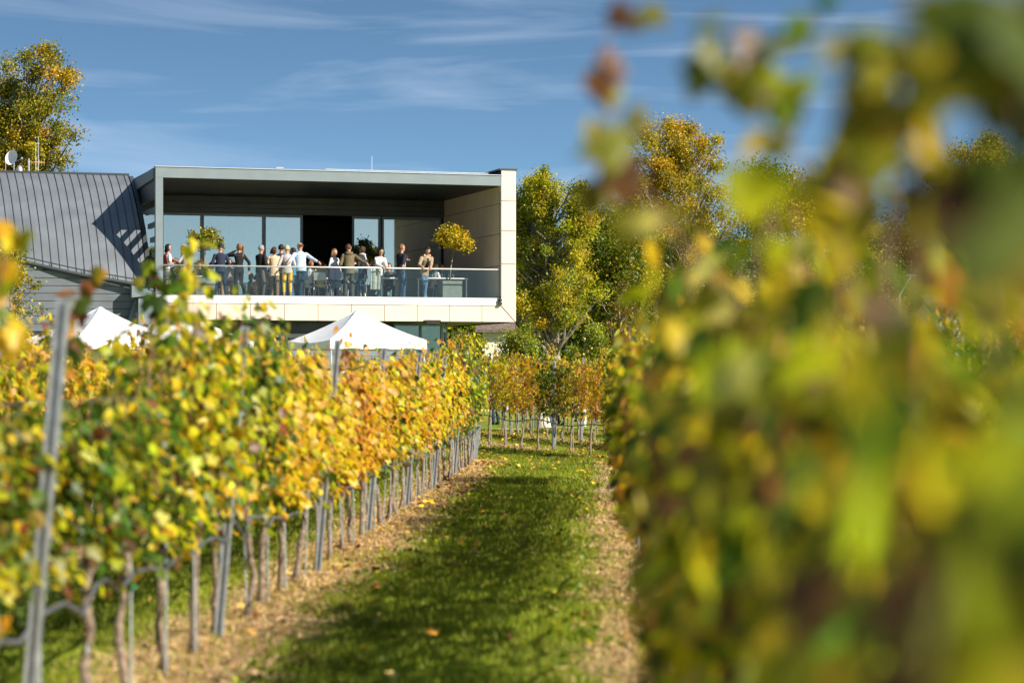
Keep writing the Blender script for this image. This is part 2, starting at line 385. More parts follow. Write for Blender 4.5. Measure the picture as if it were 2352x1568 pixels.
    nr = np.stack([rng.normal(0, .5, n), rng.normal(0, .5, n), np.ones(n)], 1)
    V, F = scatter(LV, LF, P, rot_from(nr, rng.uniform(0, 6.28, n)), rng.uniform(.045, .09, n))
    cc = tints(dict(orange=3, peach=1.5, brown=5, gold=1.6, yellow=.4), n, rng)
    o = link_mesh('fallen_leaves', tri_mesh('fallen_leaves', V, F, np.repeat(cc, len(LV), 0)), M['straw'])
    tag(o, 'dry fallen vine leaves scattered over the grass and soil', 'leaves', kind='stuff')
grass()

# ============================================================ vines, posts, stakes
def vine_meshes(pal, seed, nleaf=640, half=.58, thick=.17, zlo=.88, zhi=1.92, tall=6, size=(.052, .098)):
    nleaf = int(nleaf*1.2)
    rng = np.random.default_rng(seed); rr = random.Random(seed)
    # trunk
    tm = MB(); pts = []; rs = []; x = y = 0
    lean = rr.uniform(-.10, .10)
    for i in range(9):
        z = i*.1; pts.append((x, y, z)); rs.append(.023-.0007*i+rr.uniform(-.004, .006)+(.014 if i == 0 else 0)+(.010 if i == 8 else 0))
        x += rr.uniform(-.022, .022); y += rr.gauss(0, .030)+lean*.14
    tm.tube(pts, rs, 8); top = Vector(pts[-1])
    tm.ell(top+Vector((0, 0, .0)), (.045, .05, .045), 8, 6)
    # fruiting canes and shoots
    cm = MB(); P = []; Dn = []
    for s in (-1, 1):
        c = [top, top+Vector((0, s*.14, .12)), top+Vector((0, s*.34, .10)), top+Vector((0, s*half, .02))]
        cm.tube(c, [.014, .011, .008, .006], 6)
    ns = 13
    for i in range(ns+tall):
        yy = -half+2*half*(i % ns+.5)/ns+rr.uniform(-.04, .04); z0 = .84
        zt = zhi*rr.uniform(.86, 1.03) if i < ns else zhi*rr.uniform(1.03, 1.2)
        xx = rr.uniform(-.04, .04); n = 7; q = []
        for k in range(n):
            q.append((xx, yy, z0+(zt-z0)*k/(n-1))); xx += rr.uniform(-.035, .035); yy += rr.uniform(-.035, .035)
        cm.tube(q, [.0048-.0005*k for k in range(n)], 5)
        m = int(nleaf*.55/(ns+tall)) if i < ns else 14
        t = rng.random(m) if i < ns else .55+.45*rng.random(m)
        for tt in t:
            a = tt*(n-1); j = min(int(a), n-2); f = a-j
            p = np.array(q[j])*(1-f)+np.array(q[j+1])*f
            sd = rng.choice([-1, 1]); wd = thick if i < ns else thick*.45
            P.append(p+np.array([sd*abs(rng.normal(0, wd*.75)), rng.normal(0, .06), rng.normal(0, .03)-.02])); Dn.append(sd)
    m = nleaf-len(P)
    if m > 0:
        # outer curtain in clumps
        nc = 30; cy = rng.uniform(-half, half, nc); cz = rng.uniform(zlo, zhi*.97, nc); cs = rng.choice([-1, 1], nc)
        for k in range(m):
            j = rng.integers(nc); P.append(np.array([cs[j]*abs(rng.normal(thick*.9, .06)), cy[j]+rng.normal(0, .10), cz[j]+rng.normal(0, .10)])); Dn.append(cs[j])
    P = np.array(P); Dn = np.array(Dn); n = len(P)
    P[:, 0] = np.clip(P[:, 0], -.27, .27)
    lo_ = rng.random(n) < .035; P[lo_, 2] = rng.uniform(.60, .86, lo_.sum()); P[lo_, 0] *= .4
    nr = np.stack([Dn*rng.uniform(.3, 1.2, n), rng.normal(0, .45, n), rng.normal(.35, .4, n)], 1)
    R = rot_from(nr, rng.normal(math.pi, .7, n))
    V, F = scatter(LV, LF, P, R, rng.uniform(size[0], size[1], n))
    cc = tints(PAL[pal], n, rng)
    # low leaves turn first: browner where old
    fol = tri_mesh('foliage', V, F, np.repeat(cc, len(LV), 0))
    fol.materials.append(M['leaf'])
    tr = tm.build('trunk', M['bark'], smooth=True); ca = cm.build('canes', M['cane'], smooth=True)
    a, b = tr.data, ca.data
    bpy.data.objects.remove(tr); bpy.data.objects.remove(ca)
    return a, b, fol

VM = {}
for pal, seeds in (('green', (1, 2, 3)), ('mix', (4, 5, 6)), ('yellow', (7, 8)), ('gold', (9, 10, 11)), ('rust', (12, 13)), ('deep', (14, 15, 16))):
    VM[pal] = [vine_meshes(pal, s) for s in seeds]
VM['deep0'] = [vine_meshes('deep', s, 520, zhi=1.74, tall=1) for s in (51, 52, 53)]
VM['deep1'] = [vine_meshes('deep', s, 620, zhi=1.82, tall=0) for s in (54, 55, 56)]
VM['low'] = [vine_meshes('near', s, 760, zhi=1.62, tall=0, half=.56) for s in (31, 32, 33)]
for nm_, pl_, sd_ in (('flat', 'mix', (34, 35, 36)), ('flatg', 'gold', (37, 38, 39)), ('flaty', 'yellow', (40, 41)), ('flatgr', 'green', (42, 43, 44))):
    VM[nm_] = [vine_meshes(pl_, s, 520, zhi=1.76, tall=2) for s in sd_]
for nm_, pl_, sd_ in (('lowgr', 'green', (45, 46, 47)), ('lowy', 'yellow', (48, 49, 50))):
    VM[nm_] = [vine_meshes(pl_, s, 560, zhi=1.60, tall=0) for s in sd_]
for nm_, pl_, sd_ in (('cxy', 'cross', (60, 61, 62)), ('cxg', 'gold', (63,)), ('cxm', 'mix', (65,))):
    VM[nm_] = [vine_meshes(pl_, s, 360, zhi=1.9, tall=1, thick=.10) for s in sd_]
VM['thin'] = [vine_meshes('rust', 21, 240, tall=2), vine_meshes('mix', 22, 300, tall=3)]
LOOK = dict(green='leafy green', mix='yellow-green', yellow='bright yellow', gold='golden yellow', rust='rusty brown and orange', deep='dark mottled', thin='sparse brownish', low='low dark mottled', deep0='shaded green and brown', deep1='tall mottled green', flat='yellow-green', flatg='golden yellow', flaty='bright yellow', flatgr='leafy green', cxy='bright yellow', cxg='golden', cxm='yellow-green', lowgr='low leafy green', lowy='low bright yellow')
ORD = ['first', 'second', 'third', 'fourth', 'fifth', 'sixth', 'seventh', 'eighth', 'ninth', 'tenth', 'eleventh', 'twelfth', 'thirteenth', 'fourteenth', 'fifteenth', 'sixteenth', 'seventeenth', 'eighteenth', 'nineteenth', 'twentieth', 'twenty-first', 'twenty-second', 'twenty-third']

def vine(x, y, z, rz, pal, label, group, sz=1., rr=rnd):
    tr, ca, fo = rr.choice(VM[pal])
    e = empty('grapevine', (x, y, z), rz+(math.pi if rr.random() < .5 else 0), label, 'grapevine', group)
    e.scale = (rr.uniform(.9, 1.12), 1.0, sz)
    for nm, me in (('trunk', tr), ('canes', ca), ('foliage', fo)):
        o = bpy.data.objects.new(nm, me); COL.objects.link(o); o.parent = e
    return e

def post_mesh(h=1.93):
    w, d, t = .027, .02, .008; m = MB()
    # folded open channel: two bright flanges with a deep groove towards the path end
    prof = [(-w, -d), (-w+.016, -d), (-w+.016, d-t), (w-.016, d-t), (w-.016, -d), (w, -d), (w, d), (-w, d)]
    n = len(prof)
    vs = [(x, y, 0) for x, y in prof]+[(x, y, h) for x, y in prof]
    m.add(vs, [(i, (i+1) % n, (i+1) % n+n, i+n) for i in range(n)]+[(7, 6, 5, 4, 3, 2, 1, 0), (8, 9, 10, 11, 12, 13, 14, 15)])
    for k in range(6):                               # pressed wire hooks on both flanks
        z = .75+k*.21
        m.box(-w-.008, -w+.001, -.008, .008, z, z+.025); m.box(w-.001, w+.008, -.008, .008, z, z+.025)
    a = m.build('post', M['galv']); A = a.data
    bpy.data.objects.remove(a); return A
POST = post_mesh()
def post(x, y, z, rz, label, group, tilt=0., sz=1.):
    o = bpy.data.objects.new('trellis_post', POST); COL.objects.link(o); o.location = (x, y, z); o.rotation_euler = (rnd.uniform(-.01, .01), tilt, rz); o.scale = (1, 1, sz)
    tag(o, label, 'post', group)
    return o
def stake_mesh():
    m = MB(); m.tube([(0, 0, 0), (0, 0, 1.25)], .0065, 8); a = m.build('stake', M['stake']); A = a.data; bpy.data.objects.remove(a)
    t = MB(); t.tube([(math.cos(k)*.02+.012, math.sin(k)*.02, .62+.004*k) for k in np.linspace(0, 6.28, 9)], .005, 5)
    t.tube([(0.012, 0.02, .62), (.02, .05, .60)], .003, 4)
    b = t.build('tie', M['tie']); B = b.data; bpy.data.objects.remove(b); return A, B
STAKE = stake_mesh()
def stake(x, y, z, label, group):
    o = bpy.data.objects.new('vine_stake', STAKE[0]); COL.objects.link(o); o.location = (x, y, z); o.rotation_euler = (rnd.uniform(-.03, .03), rnd.uniform(-.01, .07), rnd.uniform(0, 6)); o.scale = (1, 1, rnd.uniform(.85, 1.1))
    tag(o, label, 'stake', group)
    h = bpy.data.objects.new('tie', STAKE[1]); COL.objects.link(h); h.parent = o; return o

RZ = -math.atan(.0342)
ROWNAME = {-10.75: 'fourth row left of the path', -7.95: 'third row left of the path', -5.15: 'second row left of the path', -2.35: 'row left of the path',
           .42: 'blurred row right of the path', 3.22: 'second row right of the path', 6.02: 'third row right of the path'}

def pal_left(d):
    if d < 9: return 'lowy'
    if d < 12.4: return 'lowgr'
    if d < 16.6: return 'mix' if rnd.random() < .6 else 'green'
    if d < 21.6: return 'flatg' if rnd.random() < .6 else 'flaty'
    if d < 23: return 'rust'
    if d < 40: return rnd.choice(['flat', 'flat', 'flaty', 'flatg'])
    return rnd.choice(['mix', 'green'])
def h_left(d):
    if d < 9.7: return .93
    if d < 12.4: return .97
    if d < 16.4: return 1.0
    if d < 21: return .96
    if d < 23: return .86
    if d < 27: return .98
    if d < 36: return .99
    return 1.06

def lengthwise(x0, y0, y1, palf, hf, ph=0., post_ph=0., tilt=.085):
    nm = ROWNAME[x0]; grp = 'vines of the '+nm
    posts = [y for y in np.arange(post_ph, y1+.1, 5.1)]
    vis = [y for y in posts if y >= y0]
    for i, y in enumerate(vis):
        post(row_x(x0, y)+(((.03, .03, .06)[i] if i < 3 else .0) if x0 == -2.35 else 0), y, gz(y), RZ+.12, f'grey steel trellis post in the {nm}, {ORD[i]} from the camera', 'trellis posts of the '+nm, tilt, .87 if x0 == .42 else 1.)
    y = y0+ph; k = 0; cnt = {}
    while y < y1:
        pi = sum(1 for p in vis if p <= y); cnt[pi] = cnt.get(pi, 0)+1
        pal = palf(y)
        where = f'{ORD[cnt[pi]-1]} past its {ORD[pi-1]} post' if pi else f'{ORD[cnt[pi]-1]} before its first post'
        lab = f'{LOOK[pal]} vine, {nm}, {where}'
        vine(row_x(x0, y)+rnd.uniform(-.03, .03)-(.16 if x0 == -2.35 and 8.6 < y < 10.9 else 0), y, gz(y), RZ, pal, lab, grp, hf(y)*rnd.uniform(.93, 1.05))
        if y > 9 or x0 < 0:
            stake(row_x(x0, y)+rnd.uniform(.02, .05), y+rnd.uniform(-.08, .08), gz(y), f'thin stake beside the vine, {nm}, {where}', 'vine stakes of the '+nm)
        y += 1.02; k += 1
    # wires and drip hose
    t = empty('trellis_wires', (row_x(x0, y0), y0, 0), 0, f'thin steel wires strung along the {nm}', 'wires')
    for z in (.84, 1.18, 1.5, 1.84):
        for s in ((0,) if z < 1 else (-.03, .03)):
            m = MB(); m.tube([(s, 0, z), (s+.0342*(y1-y0), y1-y0, z)], .0017, 4); m.build('wire', M['wire'], t)
    m = MB(); pts = []
    for yy in np.arange(y0, y1, .34):
        f = (yy-y0) % 1.02/1.02
        pts.append((row_x(x0, yy)+.065+.02*math.sin(yy*3.1), yy, .57+gz(yy)+.07*math.sin(math.pi*f)*(1+.6*math.sin(yy*1.3))+.03*math.sin(yy*.55)))
    m.tube(pts, .011, 8); tag(m.build('drip_hose', M['hose'], smooth=True), f'dark drip hose hanging along the {nm}', 'hose')

lengthwise(-2.35, 5.6, 47.0, pal_left, h_left, ph=.35, post_ph=9.8-5.1)
lengthwise(-5.15, 19.5, 45, lambda d: rnd.choice(['yellow', 'gold', 'mix', 'gold']), lambda d: .99, post_ph=4.9)
lengthwise(-7.95, 31, 43, lambda d: rnd.choice(['yellow', 'rust', 'mix']), lambda d: 1.0, post_ph=3.2)
def pal_right(d):
    if d < 3.0: return 'low'
    if d < 6.3: return 'deep1'
    if d < 24: return rnd.choice(['deep0', 'deep0', 'flat'])
    return rnd.choice(['deep', 'deep', 'green', 'mix'])
def h_right(d):
    if d < 3.0: return .97
    if d < 6.3: return 1.0
    if d < 24: return .99
    if d < 34: return .98
    return 1.08
lengthwise(.42, 1.35, 38, pal_right, h_right, ph=.3, post_ph=6.9, tilt=.0)
lengthwise(3.22, 14, 43, lambda d: rnd.choice(['rust', 'mix', 'gold', 'deep']), lambda d: 1.0, post_ph=3.9)
lengthwise(6.02, 26, 41, lambda d: rnd.choice(['rust', 'mix', 'gold', 'deep']), lambda d: 1.0, post_ph=2.9)

# end brace at the far end of the left row
m = MB(); m.box(-.045, .045, -.02, .02, 0, 1.75); e = m.build('end_post', M['galv']); e.location = (row_x(-2.35, 47.3), 47.3, 0); e.rotation_euler = (.0, .12, 0)
tag(e, 'wide leaning end post closing the row left of the path', 'post')

# long free shoots with big leaves close to the camera, right row: (points in metres, leaves)
def free_shoot(pts, sizes, pal, label, seed, root, grp='free shoots above the blurred right row'):
    rng = np.random.default_rng(seed); m = MB(); m.tube(pts, [.006-.0007*i for i in range(len(pts))], 6)
    e = empty('vine_shoot', root, 0, label, 'vine shoot', grp)
    r = Vector(root); m2 = MB(); m2.tube([Vector(p)-r for p in pts], [.0035-.0004*i for i in range(len(pts))], 6); m2.build('cane', M['cane'], e, smooth=True)
    P = np.repeat(np.array([p[0] for p in sizes])-np.array(root), 3, 0); S = np.repeat([p[1] for p in sizes], 3)*rng.uniform(.9, 1.5, len(P)); n = len(P)
    P = P+rng.normal(0, .018, P.shape)
    nr = np.stack([rng.normal(-.3, .5, n), rng.normal(-.7, .4, n), rng.normal(.3, .4, n)], 1)
    V, F = scatter(LV, LF, P, rot_from(nr, rng.normal(math.pi, .6, n)), S)
    o = tri_mesh('leaves', V, F, np.repeat(tints(PAL[pal], n, rng), len(LV), 0)); link_mesh('leaves', o, M['leaf'], e)
def shoot_at(Y, base, path, leaves, pal, label, seed, grp='free shoots above the blurred right row'):
    pts = [base]+[at(px, py, Y+dy) for px, py, dy in path]
    free_shoot([Vector(p) for p in pts], [(at(px, py, Y+dy), s) for px, py, dy, s in leaves], pal, label, seed, base, grp)
GL = 'free shoots above the row left of the path'
shoot_at(10.6, (row_x(-2.35, 10.6), 10.6, 1.6), [(150, 760, 0), (165, 700, 0), (200, 650, .1), (232, 625, .1)],
         [(150, 780, 0, .10), (140, 740, 0, .11), (165, 720, 0, .09), (175, 690, 0, .08), (190, 660, .1, .08), (205, 645, .1, .07), (228, 628, .1, .06), (150, 830, 0, .10)], 'deep', 'leafy shoot curling up just behind the nearest left post', 35, GL)
shoot_at(7.2, (row_x(-2.35, 7.2), 7.2, 1.6), [(-20, 700, 0), (10, 600, 0), (20, 520, 0)],
         [(12, 510, 0, .07), (35, 535, 0, .08), (5, 600, 0, .06), (0, 660, 0, .07), (20, 760, 0, .08), (-5, 720, 0, .08)], 'yellow', 'yellow shoot tip at the left edge of the frame', 36, GL)
shoot_at(12.9, (row_x(-2.35, 12.9), 12.9, 1.7), [(352, 700, 0), (345, 640, 0), (352, 600, 0)],
         [(345, 612, 0, .07), (360, 640, 0, .08), (395, 640, 0, .08), (400, 625, 0, .06), (345, 680, 0, .09), (370, 710, 0, .09), (330, 640, 0, .06)], 'green', 'shoot reaching up in front of the balcony corner', 37, GL)
shoot_at(3.6, (row_x(.42, 3.6), 3.6, 1.5), [(1560, 560, 0), (1440, 380, .05), (1400, 260, .1), (1385, 130, .1), (1420, 0, .1)],
         [(1395, 330, .0, .055), (1385, 400, .05, .06), (1420, 280, 0, .06), (1370, 170, .1, .05), (1400, 120, .1, .045), (1440, 20, .1, .05), (1480, 500, .1, .05)],
         'faded', 'long faded shoot reaching up at the left edge of the blurred row', 31)
shoot_at(3.1, (row_x(.42, 3.1), 3.1, 1.5), [(1900, 500, 0), (1800, 300, 0), (1720, 180, 0), (1680, 60, 0)],
         [(1660, 110, 0, .055), (1690, 50, 0, .05), (1640, 130, 0, .045), (1790, 210, 0, .055), (1820, 190, .05, .05), (1800, 240, 0, .045), (1850, 20, 0, .04), (1880, 380, 0, .06), (1930, 460, 0, .07)],
         'deep', 'curved shoot with green and rust leaves against the sky', 32)
shoot_at(2.4, (row_x(.42, 2.4), 2.4, 1.5), [(2250, 600, 0), (2180, 400, 0), (2130, 200, 0), (2080, 40, 0), (2060, -150, 0)],
         [(2000, 210, 0, .055), (2060, 120, 0, .05), (2100, 60, 0, .06), (2030, 240, 0, .05), (2140, 330, 0, .06), (2000, 380, .1, .055), (2100, 440, 0, .06), (2200, 100, 0, .07), (1960, 80, .1, .03), (2260, 40, -.1, .07), (2180, 260, 0, .06)],
         'deep', 'dark upright shoot with green leaves near the top right corner', 33)
shoot_at(1.9, (row_x(.40, 1.9), 1.9, 1.5), [(2400, 500, 0), (2330, 200, 0), (2300, -100, 0)],
         [(2310, 60, 0, .07), (2350, 160, 0, .06), (2330, 330, 0, .08), (2300, 430, 0, .06), (2240, 20, 0, .06), (2400, 10, 0, .08)],
         'green', 'shoot nearest the camera along the right edge of the frame', 34)

y_ = -3.6  # unseen vines, added behind the camera to block sun on the row
for nme in ('farthest behind', 'second behind', 'nearest behind'):
    vine(row_x(.48, y_), y_, 0, RZ, 'low', f'low unseen vine added to shade the right row, {nme} the viewpoint', 'vines of the blurred row right of the path', .98); y_ += 1.02
# ---- cross block beyond the headland
def cross_block():
    for k in range(4):
        o = CP+CN*(2.6*k); nm = ['front', 'second', 'third', 'fourth'][k]+' cross row beyond the path'
        ts = np.arange(-5, 12.5+.5*k, .92); grp = 'vines of the '+nm; cnt = 0
        rz = math.atan2(-CU.x, CU.y)
        pi = 0
        for i, t in enumerate(np.arange(-4.33, 13.5, 4.33)):
            p = o+CU*t; post(p.x, p.y, gz(p.y), rz+.35, f'grey steel post in the {nm}, {ORD[i]} from its near end', 'trellis posts of the '+nm, .02, 1.02)
        for t in ts:
            p = o+CU*(t+.35); pal = rnd.choice(['cxg', 'cxy', 'cxy', 'cxy', 'cxm'])
            px = 1176+FPX*p.x/p.y
            if k == 0 and 1235 < px < 1285: pal = 'green'
            vine(p.x, p.y, gz(p.y), rz, pal, f'{LOOK[pal]} vine, {nm}, {ORD[cnt]} from its near end', grp, rnd.uniform(.98, 1.06))
            stake(p.x+.03, p.y, gz(p.y), f'thin stake, {nm}, {ORD[cnt]} from its near end', 'vine stakes of the '+nm)
            cnt += 1
        m = MB(); pts = []
        for t in np.arange(-5, 13, .3):
            p = o+CU*t; pts.append((p.x-.03, p.y, gz(p.y)+.62+.04*math.sin(t*2.1)))
        m.tube(pts, .012, 6); tag(m.build('drip_hose', M['hose'], smooth=True), f'dark drip hose along the {nm}', 'hose')
cross_block()

# ============================================================ the winery building
# facade frame: u along the balcony front from its left corner, v into the building, z up
FO = Vector((-11.50, 78.0, 0)); FU = Vector((.955, .2966, 0)); FV = Vector((-.2966, .955, 0)); FTH = math.atan2(.2966, .955)
FLOOR = 4.28; W = 12.15
def F(u, v, z): return FO+FU*u+FV*v+Vector((0, 0, z))
def u_px(px, v):
    a = (px-1176)/FPX; b = FO+FV*v
    return (a*b.y-b.x)/(FU.x-a*FU.y)

def building():
    B = empty('winery_building', F(0, 0, 0), 0, 'modern dark grey winery building with a glass-fronted balcony terrace above', 'building')
    B.matrix_world = Matrix.Translation(F(0, 0, 0)) @ Matrix.Rotation(FTH, 4, 'Z')
    def P(name, mb, mats, parent=B, smooth=False, label=None):
        o = mb.build(name, mats, parent, smooth=smooth)
        if label: o['label'] = label
        return o
    # everything below is in the local frame (u, v, z)
    # balcony slab and its stone front
    m = MB(); m.box(.06, W-.05, .05, 7.1, 3.66, FLOOR); P('balcony_slab', m, M['deck'])
    m = MB(); m.box(.0, W-.50, -.06, .30, FLOOR-.22, FLOOR+.03); P('balcony_sill', m, M['sill'])
    # cladding panels, open joints in front of a dark backing
    m = MB(); j = .010
    xs = [0.0, .85]+[.85+1.125*k for k in range(1, 10)]; zt, zb = FLOOR-.235, 3.52
    for a, b in zip(xs[:-1], xs[1:]): m.box(a+j, b-j, -.035, .0, zb, zt)
    mitre_u = W-.50
    m.prism([(xs[-1]+j, zb), (W-.02, zb), (mitre_u-.02, zt), (xs[-1]+j, zt)], -.035, .0, lambda a, b, d: (a, d, b))
    ptop = 8.62
    m.prism([(W, zb+.02), (W, 5.46), (W-.49, 5.46), (W-.49, zt+.02)], -.035, 0, lambda a, b, d: (a, d, b))
    for z0, z1 in ((5.48, 6.58), (6.60, 7.58), (7.60, ptop)): m.box(W-.49, W, -.035, .0, z0, z1)
    # inner side of the right wing wall, seen from the left
    for z0, z1 in ((FLOOR, 5.40), (5.42, 6.48), (6.50, 7.50), (7.52, 8.30)):
        for v0, v1 in ((0.0, 1.9), (1.912, 3.9), (3.912, 5.6), (5.612, 7.1)): m.box(W-.52, W-.49, v0+.002, v1, z0, z1)
    for z0, z1 in ((3.54, 5.45), (5.47, 6.57), (6.59, 7.58), (7.6, ptop)):
        for v0, v1 in ((0.0, 2.4), (2.415, 4.9), (4.915, 7.6)): m.box(W, W+.03, v0+.002, v1, z0, z1)
    P('stone_cladding', m, M['stone'])
    m = MB(); m.box(-.01+.02, W-.005, .001, .04, 3.54, FLOOR-.24); m.box(W-.488, W-.002, .002, 7.6, 3.50, ptop-.02); P('cladding_backing', m, M['joint'])
    m = MB(); m.prism([(-.06, ptop+.005), (1.0, ptop+.005), (5.5, ptop-.0), (5.5, ptop+.05), (-.06, ptop+.06)], W-.56, W+.06, lambda a, b, d: (d, a, b))
    m.box(W-2.0, W-.56, 2.2, 6.6, 8.42, ptop+.03); P('roof_flashing', m, M['band'])
    # underside of the balcony
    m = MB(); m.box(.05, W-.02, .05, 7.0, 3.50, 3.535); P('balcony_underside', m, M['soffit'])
    # big projecting roof: steel edge beam, soffit, left return
    zr = 8.44
    m = MB(); m.prism([(-.0, zr), (11.7, zr+.0), (11.7, zr-.34), (.0, zr-.34)], -.02, .22, lambda a, b, d: (a, d, b)); P('roof_edge_beam', m, M['steel'])
    m = MB(); m.box(-.02, 11.72, -.05, .30, zr+.003, zr+.028); m.box(3.95, 4.2, -.03, .1, zr+.05, zr+.085); m.box(5.6, 11.2, -.03, .0, zr+.05, zr+.075); P('edge_trim', m, M['alu'])
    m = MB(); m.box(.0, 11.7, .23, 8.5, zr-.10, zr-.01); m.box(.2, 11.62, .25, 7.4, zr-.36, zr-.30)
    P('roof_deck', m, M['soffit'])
    m = MB(); m.prism([(.23, zr-.02), (5.6, zr-.10), (5.6, zr-.50), (.23, zr-.36)], -.05, .19, lambda a, b, d: (d, a, b)); P('side_beam', m, M['steel'])
    m = MB(); m.box(.0, .24, -.02, .22, FLOOR-.0, zr-.345); P('corner_column', m, M['steel'])
    # dark cladding above the glazing
    m = MB()
    for i, (a, b) in enumerate(((7.50, 7.66), (7.67, 7.86), (7.87, 8.08), (8.09, 8.3))): m.box(-3.2, W-.53, 6.95+.012*i, 7.02+.012*i, a, b-.012)
    m.box(-3.2, W-.53, 7.06, 7.10, 7.47, 8.36); P('upper_cladding', m, M['band'])
    # glazing wall at v = 7.1
    v = 7.1; rng = random.Random(5)
    def upx(px): return u_px(px, v)
    panes = [(300, 366), (375, 460), (468, 602), (610, 690), None, (813, 869), (881, 1008)]
    def win(u0, u1, z0, z1, mm, vv=v, gl='windowglass', fr=.075):
        w = MB()
        w.box(u0-fr, u0, vv-.06, vv+.04, z0, z1); w.box(u1, u1+fr, vv-.06, vv+.04, z0, z1)
        w.box(u0, u1, vv-.06, vv+.04, z1-fr*1.2, z1); w.box(u0, u1, vv-.06, vv+.04, z0, z0+fr)
        f = w.build('window', M['frame'], B); g = MB(); g.box(u0+.001, u1-.001, vv-.01, vv+.01, z0+fr+.001, z1-fr*1.2-.001); g.build('pane', M[gl], f)
        return f
    for p in panes:
        if p: win(upx(p[0]), upx(p[1]), FLOOR, 7.46, None)
    # curtains and wall pieces behind the panes
    for (a, b, mt, ty) in ((300, 366, 'curtain', 0), (378, 455, 'curtain', 0), (470, 560, 'curtain', 1), (560, 600, 'curtain', 0), (612, 688, 'curtain', 0), (815, 866, 'curtain', 0), (884, 905, 'curtain', 1), (560, 596, 'teal', 2), (945, 1005, 'teal', 1)):
        u0, u1 = u_px(a, v+.35), u_px(b, v+.35)
        m = MB(); n = max(3, int((u1-u0)/.10)); z0, z1 = (FLOOR, 7.4) if ty < 2 else (FLOOR, 5.25)
        off = .35 if ty < 2 else .25
        pts = [(u0+(u1-u0)*i/n, v+off+.035*math.sin(i*1.9)) for i in range(n+1)]
        vs = [(x, y, z0) for x, y in pts]+[(x, y, z1) for x, y in pts]; m.add(vs, [(i, i+1, i+n+2, i+n+1) for i in range(n)])
        P('curtain', m, M['curtain'] if mt == 'curtain' and ty < 2 else M['teal'] if a < 900 else M['dark'])
    for a, b, n_ in ((376, 458, 3), (612, 655, 4)):  # white bars standing in for bright lines reflected in the panes
        m = MB()
        for k in range(n_): m.box(u_px(a, v+.2), u_px(b, v+.2), v+.19, v+.215, 6.05-.42*k, 6.075-.42*k)
        P('reflected_lines', m, M['white'])
    m = MB(); m.box(upx(905), upx(932), v+.3, v+.34, FLOOR, 7.4); P('wall_panel', m, M['brownpanel'])
    # the room behind: dark box, open door in the middle
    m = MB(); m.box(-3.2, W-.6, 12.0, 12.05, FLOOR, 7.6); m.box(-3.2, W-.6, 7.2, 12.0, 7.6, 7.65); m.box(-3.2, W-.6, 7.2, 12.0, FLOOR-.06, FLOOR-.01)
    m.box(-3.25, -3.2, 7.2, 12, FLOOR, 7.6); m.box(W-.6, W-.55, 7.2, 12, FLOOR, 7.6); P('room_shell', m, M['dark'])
    for k in range(3):
        m = MB(); z = 5.05+.0*k; m.box(upx(696)+.1+k*.9, upx(696)+.75+k*.9, 9.6, 9.9, 5.0, 5.10); P('interior_counter', m, M['frame'])
    # balustrade: four glass panes, continuous handrail
    us = [.12, 2.9, 5.95, 9.0, W-.50]
    for a, b in zip(us[:-1], us[1:]):
        g = MB(); g.box(a+.008, b-.008, .06, .075, FLOOR+.035, FLOOR+.975); P('glass_panel', g, M['guardglass'])
    m = MB(); m.tube([(.05, .067, FLOOR+1.0), (W-.55, .067, FLOOR+1.0)], .024, 10); P('handrail', m, M['rail'], smooth=True)
    m = MB(); m.box(us[0], W-.52, .045, .09, FLOOR+.031, FLOOR+.05); P('glass_shoe', m, M['frame'])
    m = MB(); m.tube([(W-.545, .03, FLOOR+.05), (W-.545, .03, ptop-.7)], .012, 8); P('downpipe', m, M['zincseam'])
    m = MB(); m.ell((W-.56, -.12, FLOOR-.03), (.07, .08, .06)); m.box(W-.62, W-.5, -.16, -.065, FLOOR-.2, FLOOR-.1); m.tube([(W-.56, -.06, FLOOR-.15), (W-.56, -.14, FLOOR+.1)], .03, 8); P('spotlight', m, M['black'])
    # two more small lights on the fascia
    for uu in (8.95, 3.2):
        m = MB(); m.box(uu, uu+.52, -.30, -.05, 3.50, 3.56); m.box(uu+.03, uu+.49, -.28, -.06, 3.44, 3.495); P('wall_light', m, [M['black']])
    m = MB(); m.tube([(u_px(854, 3), 3, 8.4), (u_px(854, 3), 3, 9.25)], .012, 6); P('lightning_rod', m, M['rail'])
    # slatted side screen on the left
    m = MB(); m.box(.04, .10, .3, 4.75, 7.45, 8.05)
    P('side_panel', m, M['band'])
    for k in range(6):
        z = 7.02-.48*k; v1 = prof_v(z+.05); m = MB(); m.box(.03, .13, .22, max(.5, v1), z, z+.16)
        P('side_slat', m, M['steel'])
    m = MB(); pr = [(a, b) for a, b in PROF]
    for (a0, b0), (a1, b1) in zip(pr[:-1], pr[1:]):
        m.prism([(4.78-a0+.02, b0-.02), (4.78-a1+.02, b1-.02), (4.78-a1+.3, b1-.02), (4.78-a0+.3, b0-.02)], -.16, -.02, lambda a, b, d: (d, a, b))
    P('raking_edge', m, M['band'])
    m = MB(); m.prism([(-.75, 4.62), (-.02, 4.40), (-.02, 4.30), (-.75, 4.22)], .10, .5, lambda a, b, d: (a, d, b)); m.box(-.55, -.05, .0, .25, 3.2, 4.19)
    P('corner_box', m, M['steel'])

    # ---- sloped standing seam roof volume on the left
    def eave(L): return 1.0-.235*min(1, L/4.0)*1.0-.03*max(0, L-4)        # fraction of the slope that the roof reaches down
    def pt(L, s):
        h, z = prof_s(s*eave(L)); return (-.22-L, 4.78-h, z)
    Ls = np.linspace(0, 16, 33); Ss = np.linspace(0, 1, 15); m = MB()
    vs = [pt(L_, s) for L_ in Ls for s in Ss]; ns = len(Ss)
    m.add(vs, [(i*ns+k, (i+1)*ns+k, (i+1)*ns+k+1, i*ns+k+1) for i in range(len(Ls)-1) for k in range(ns-1)])
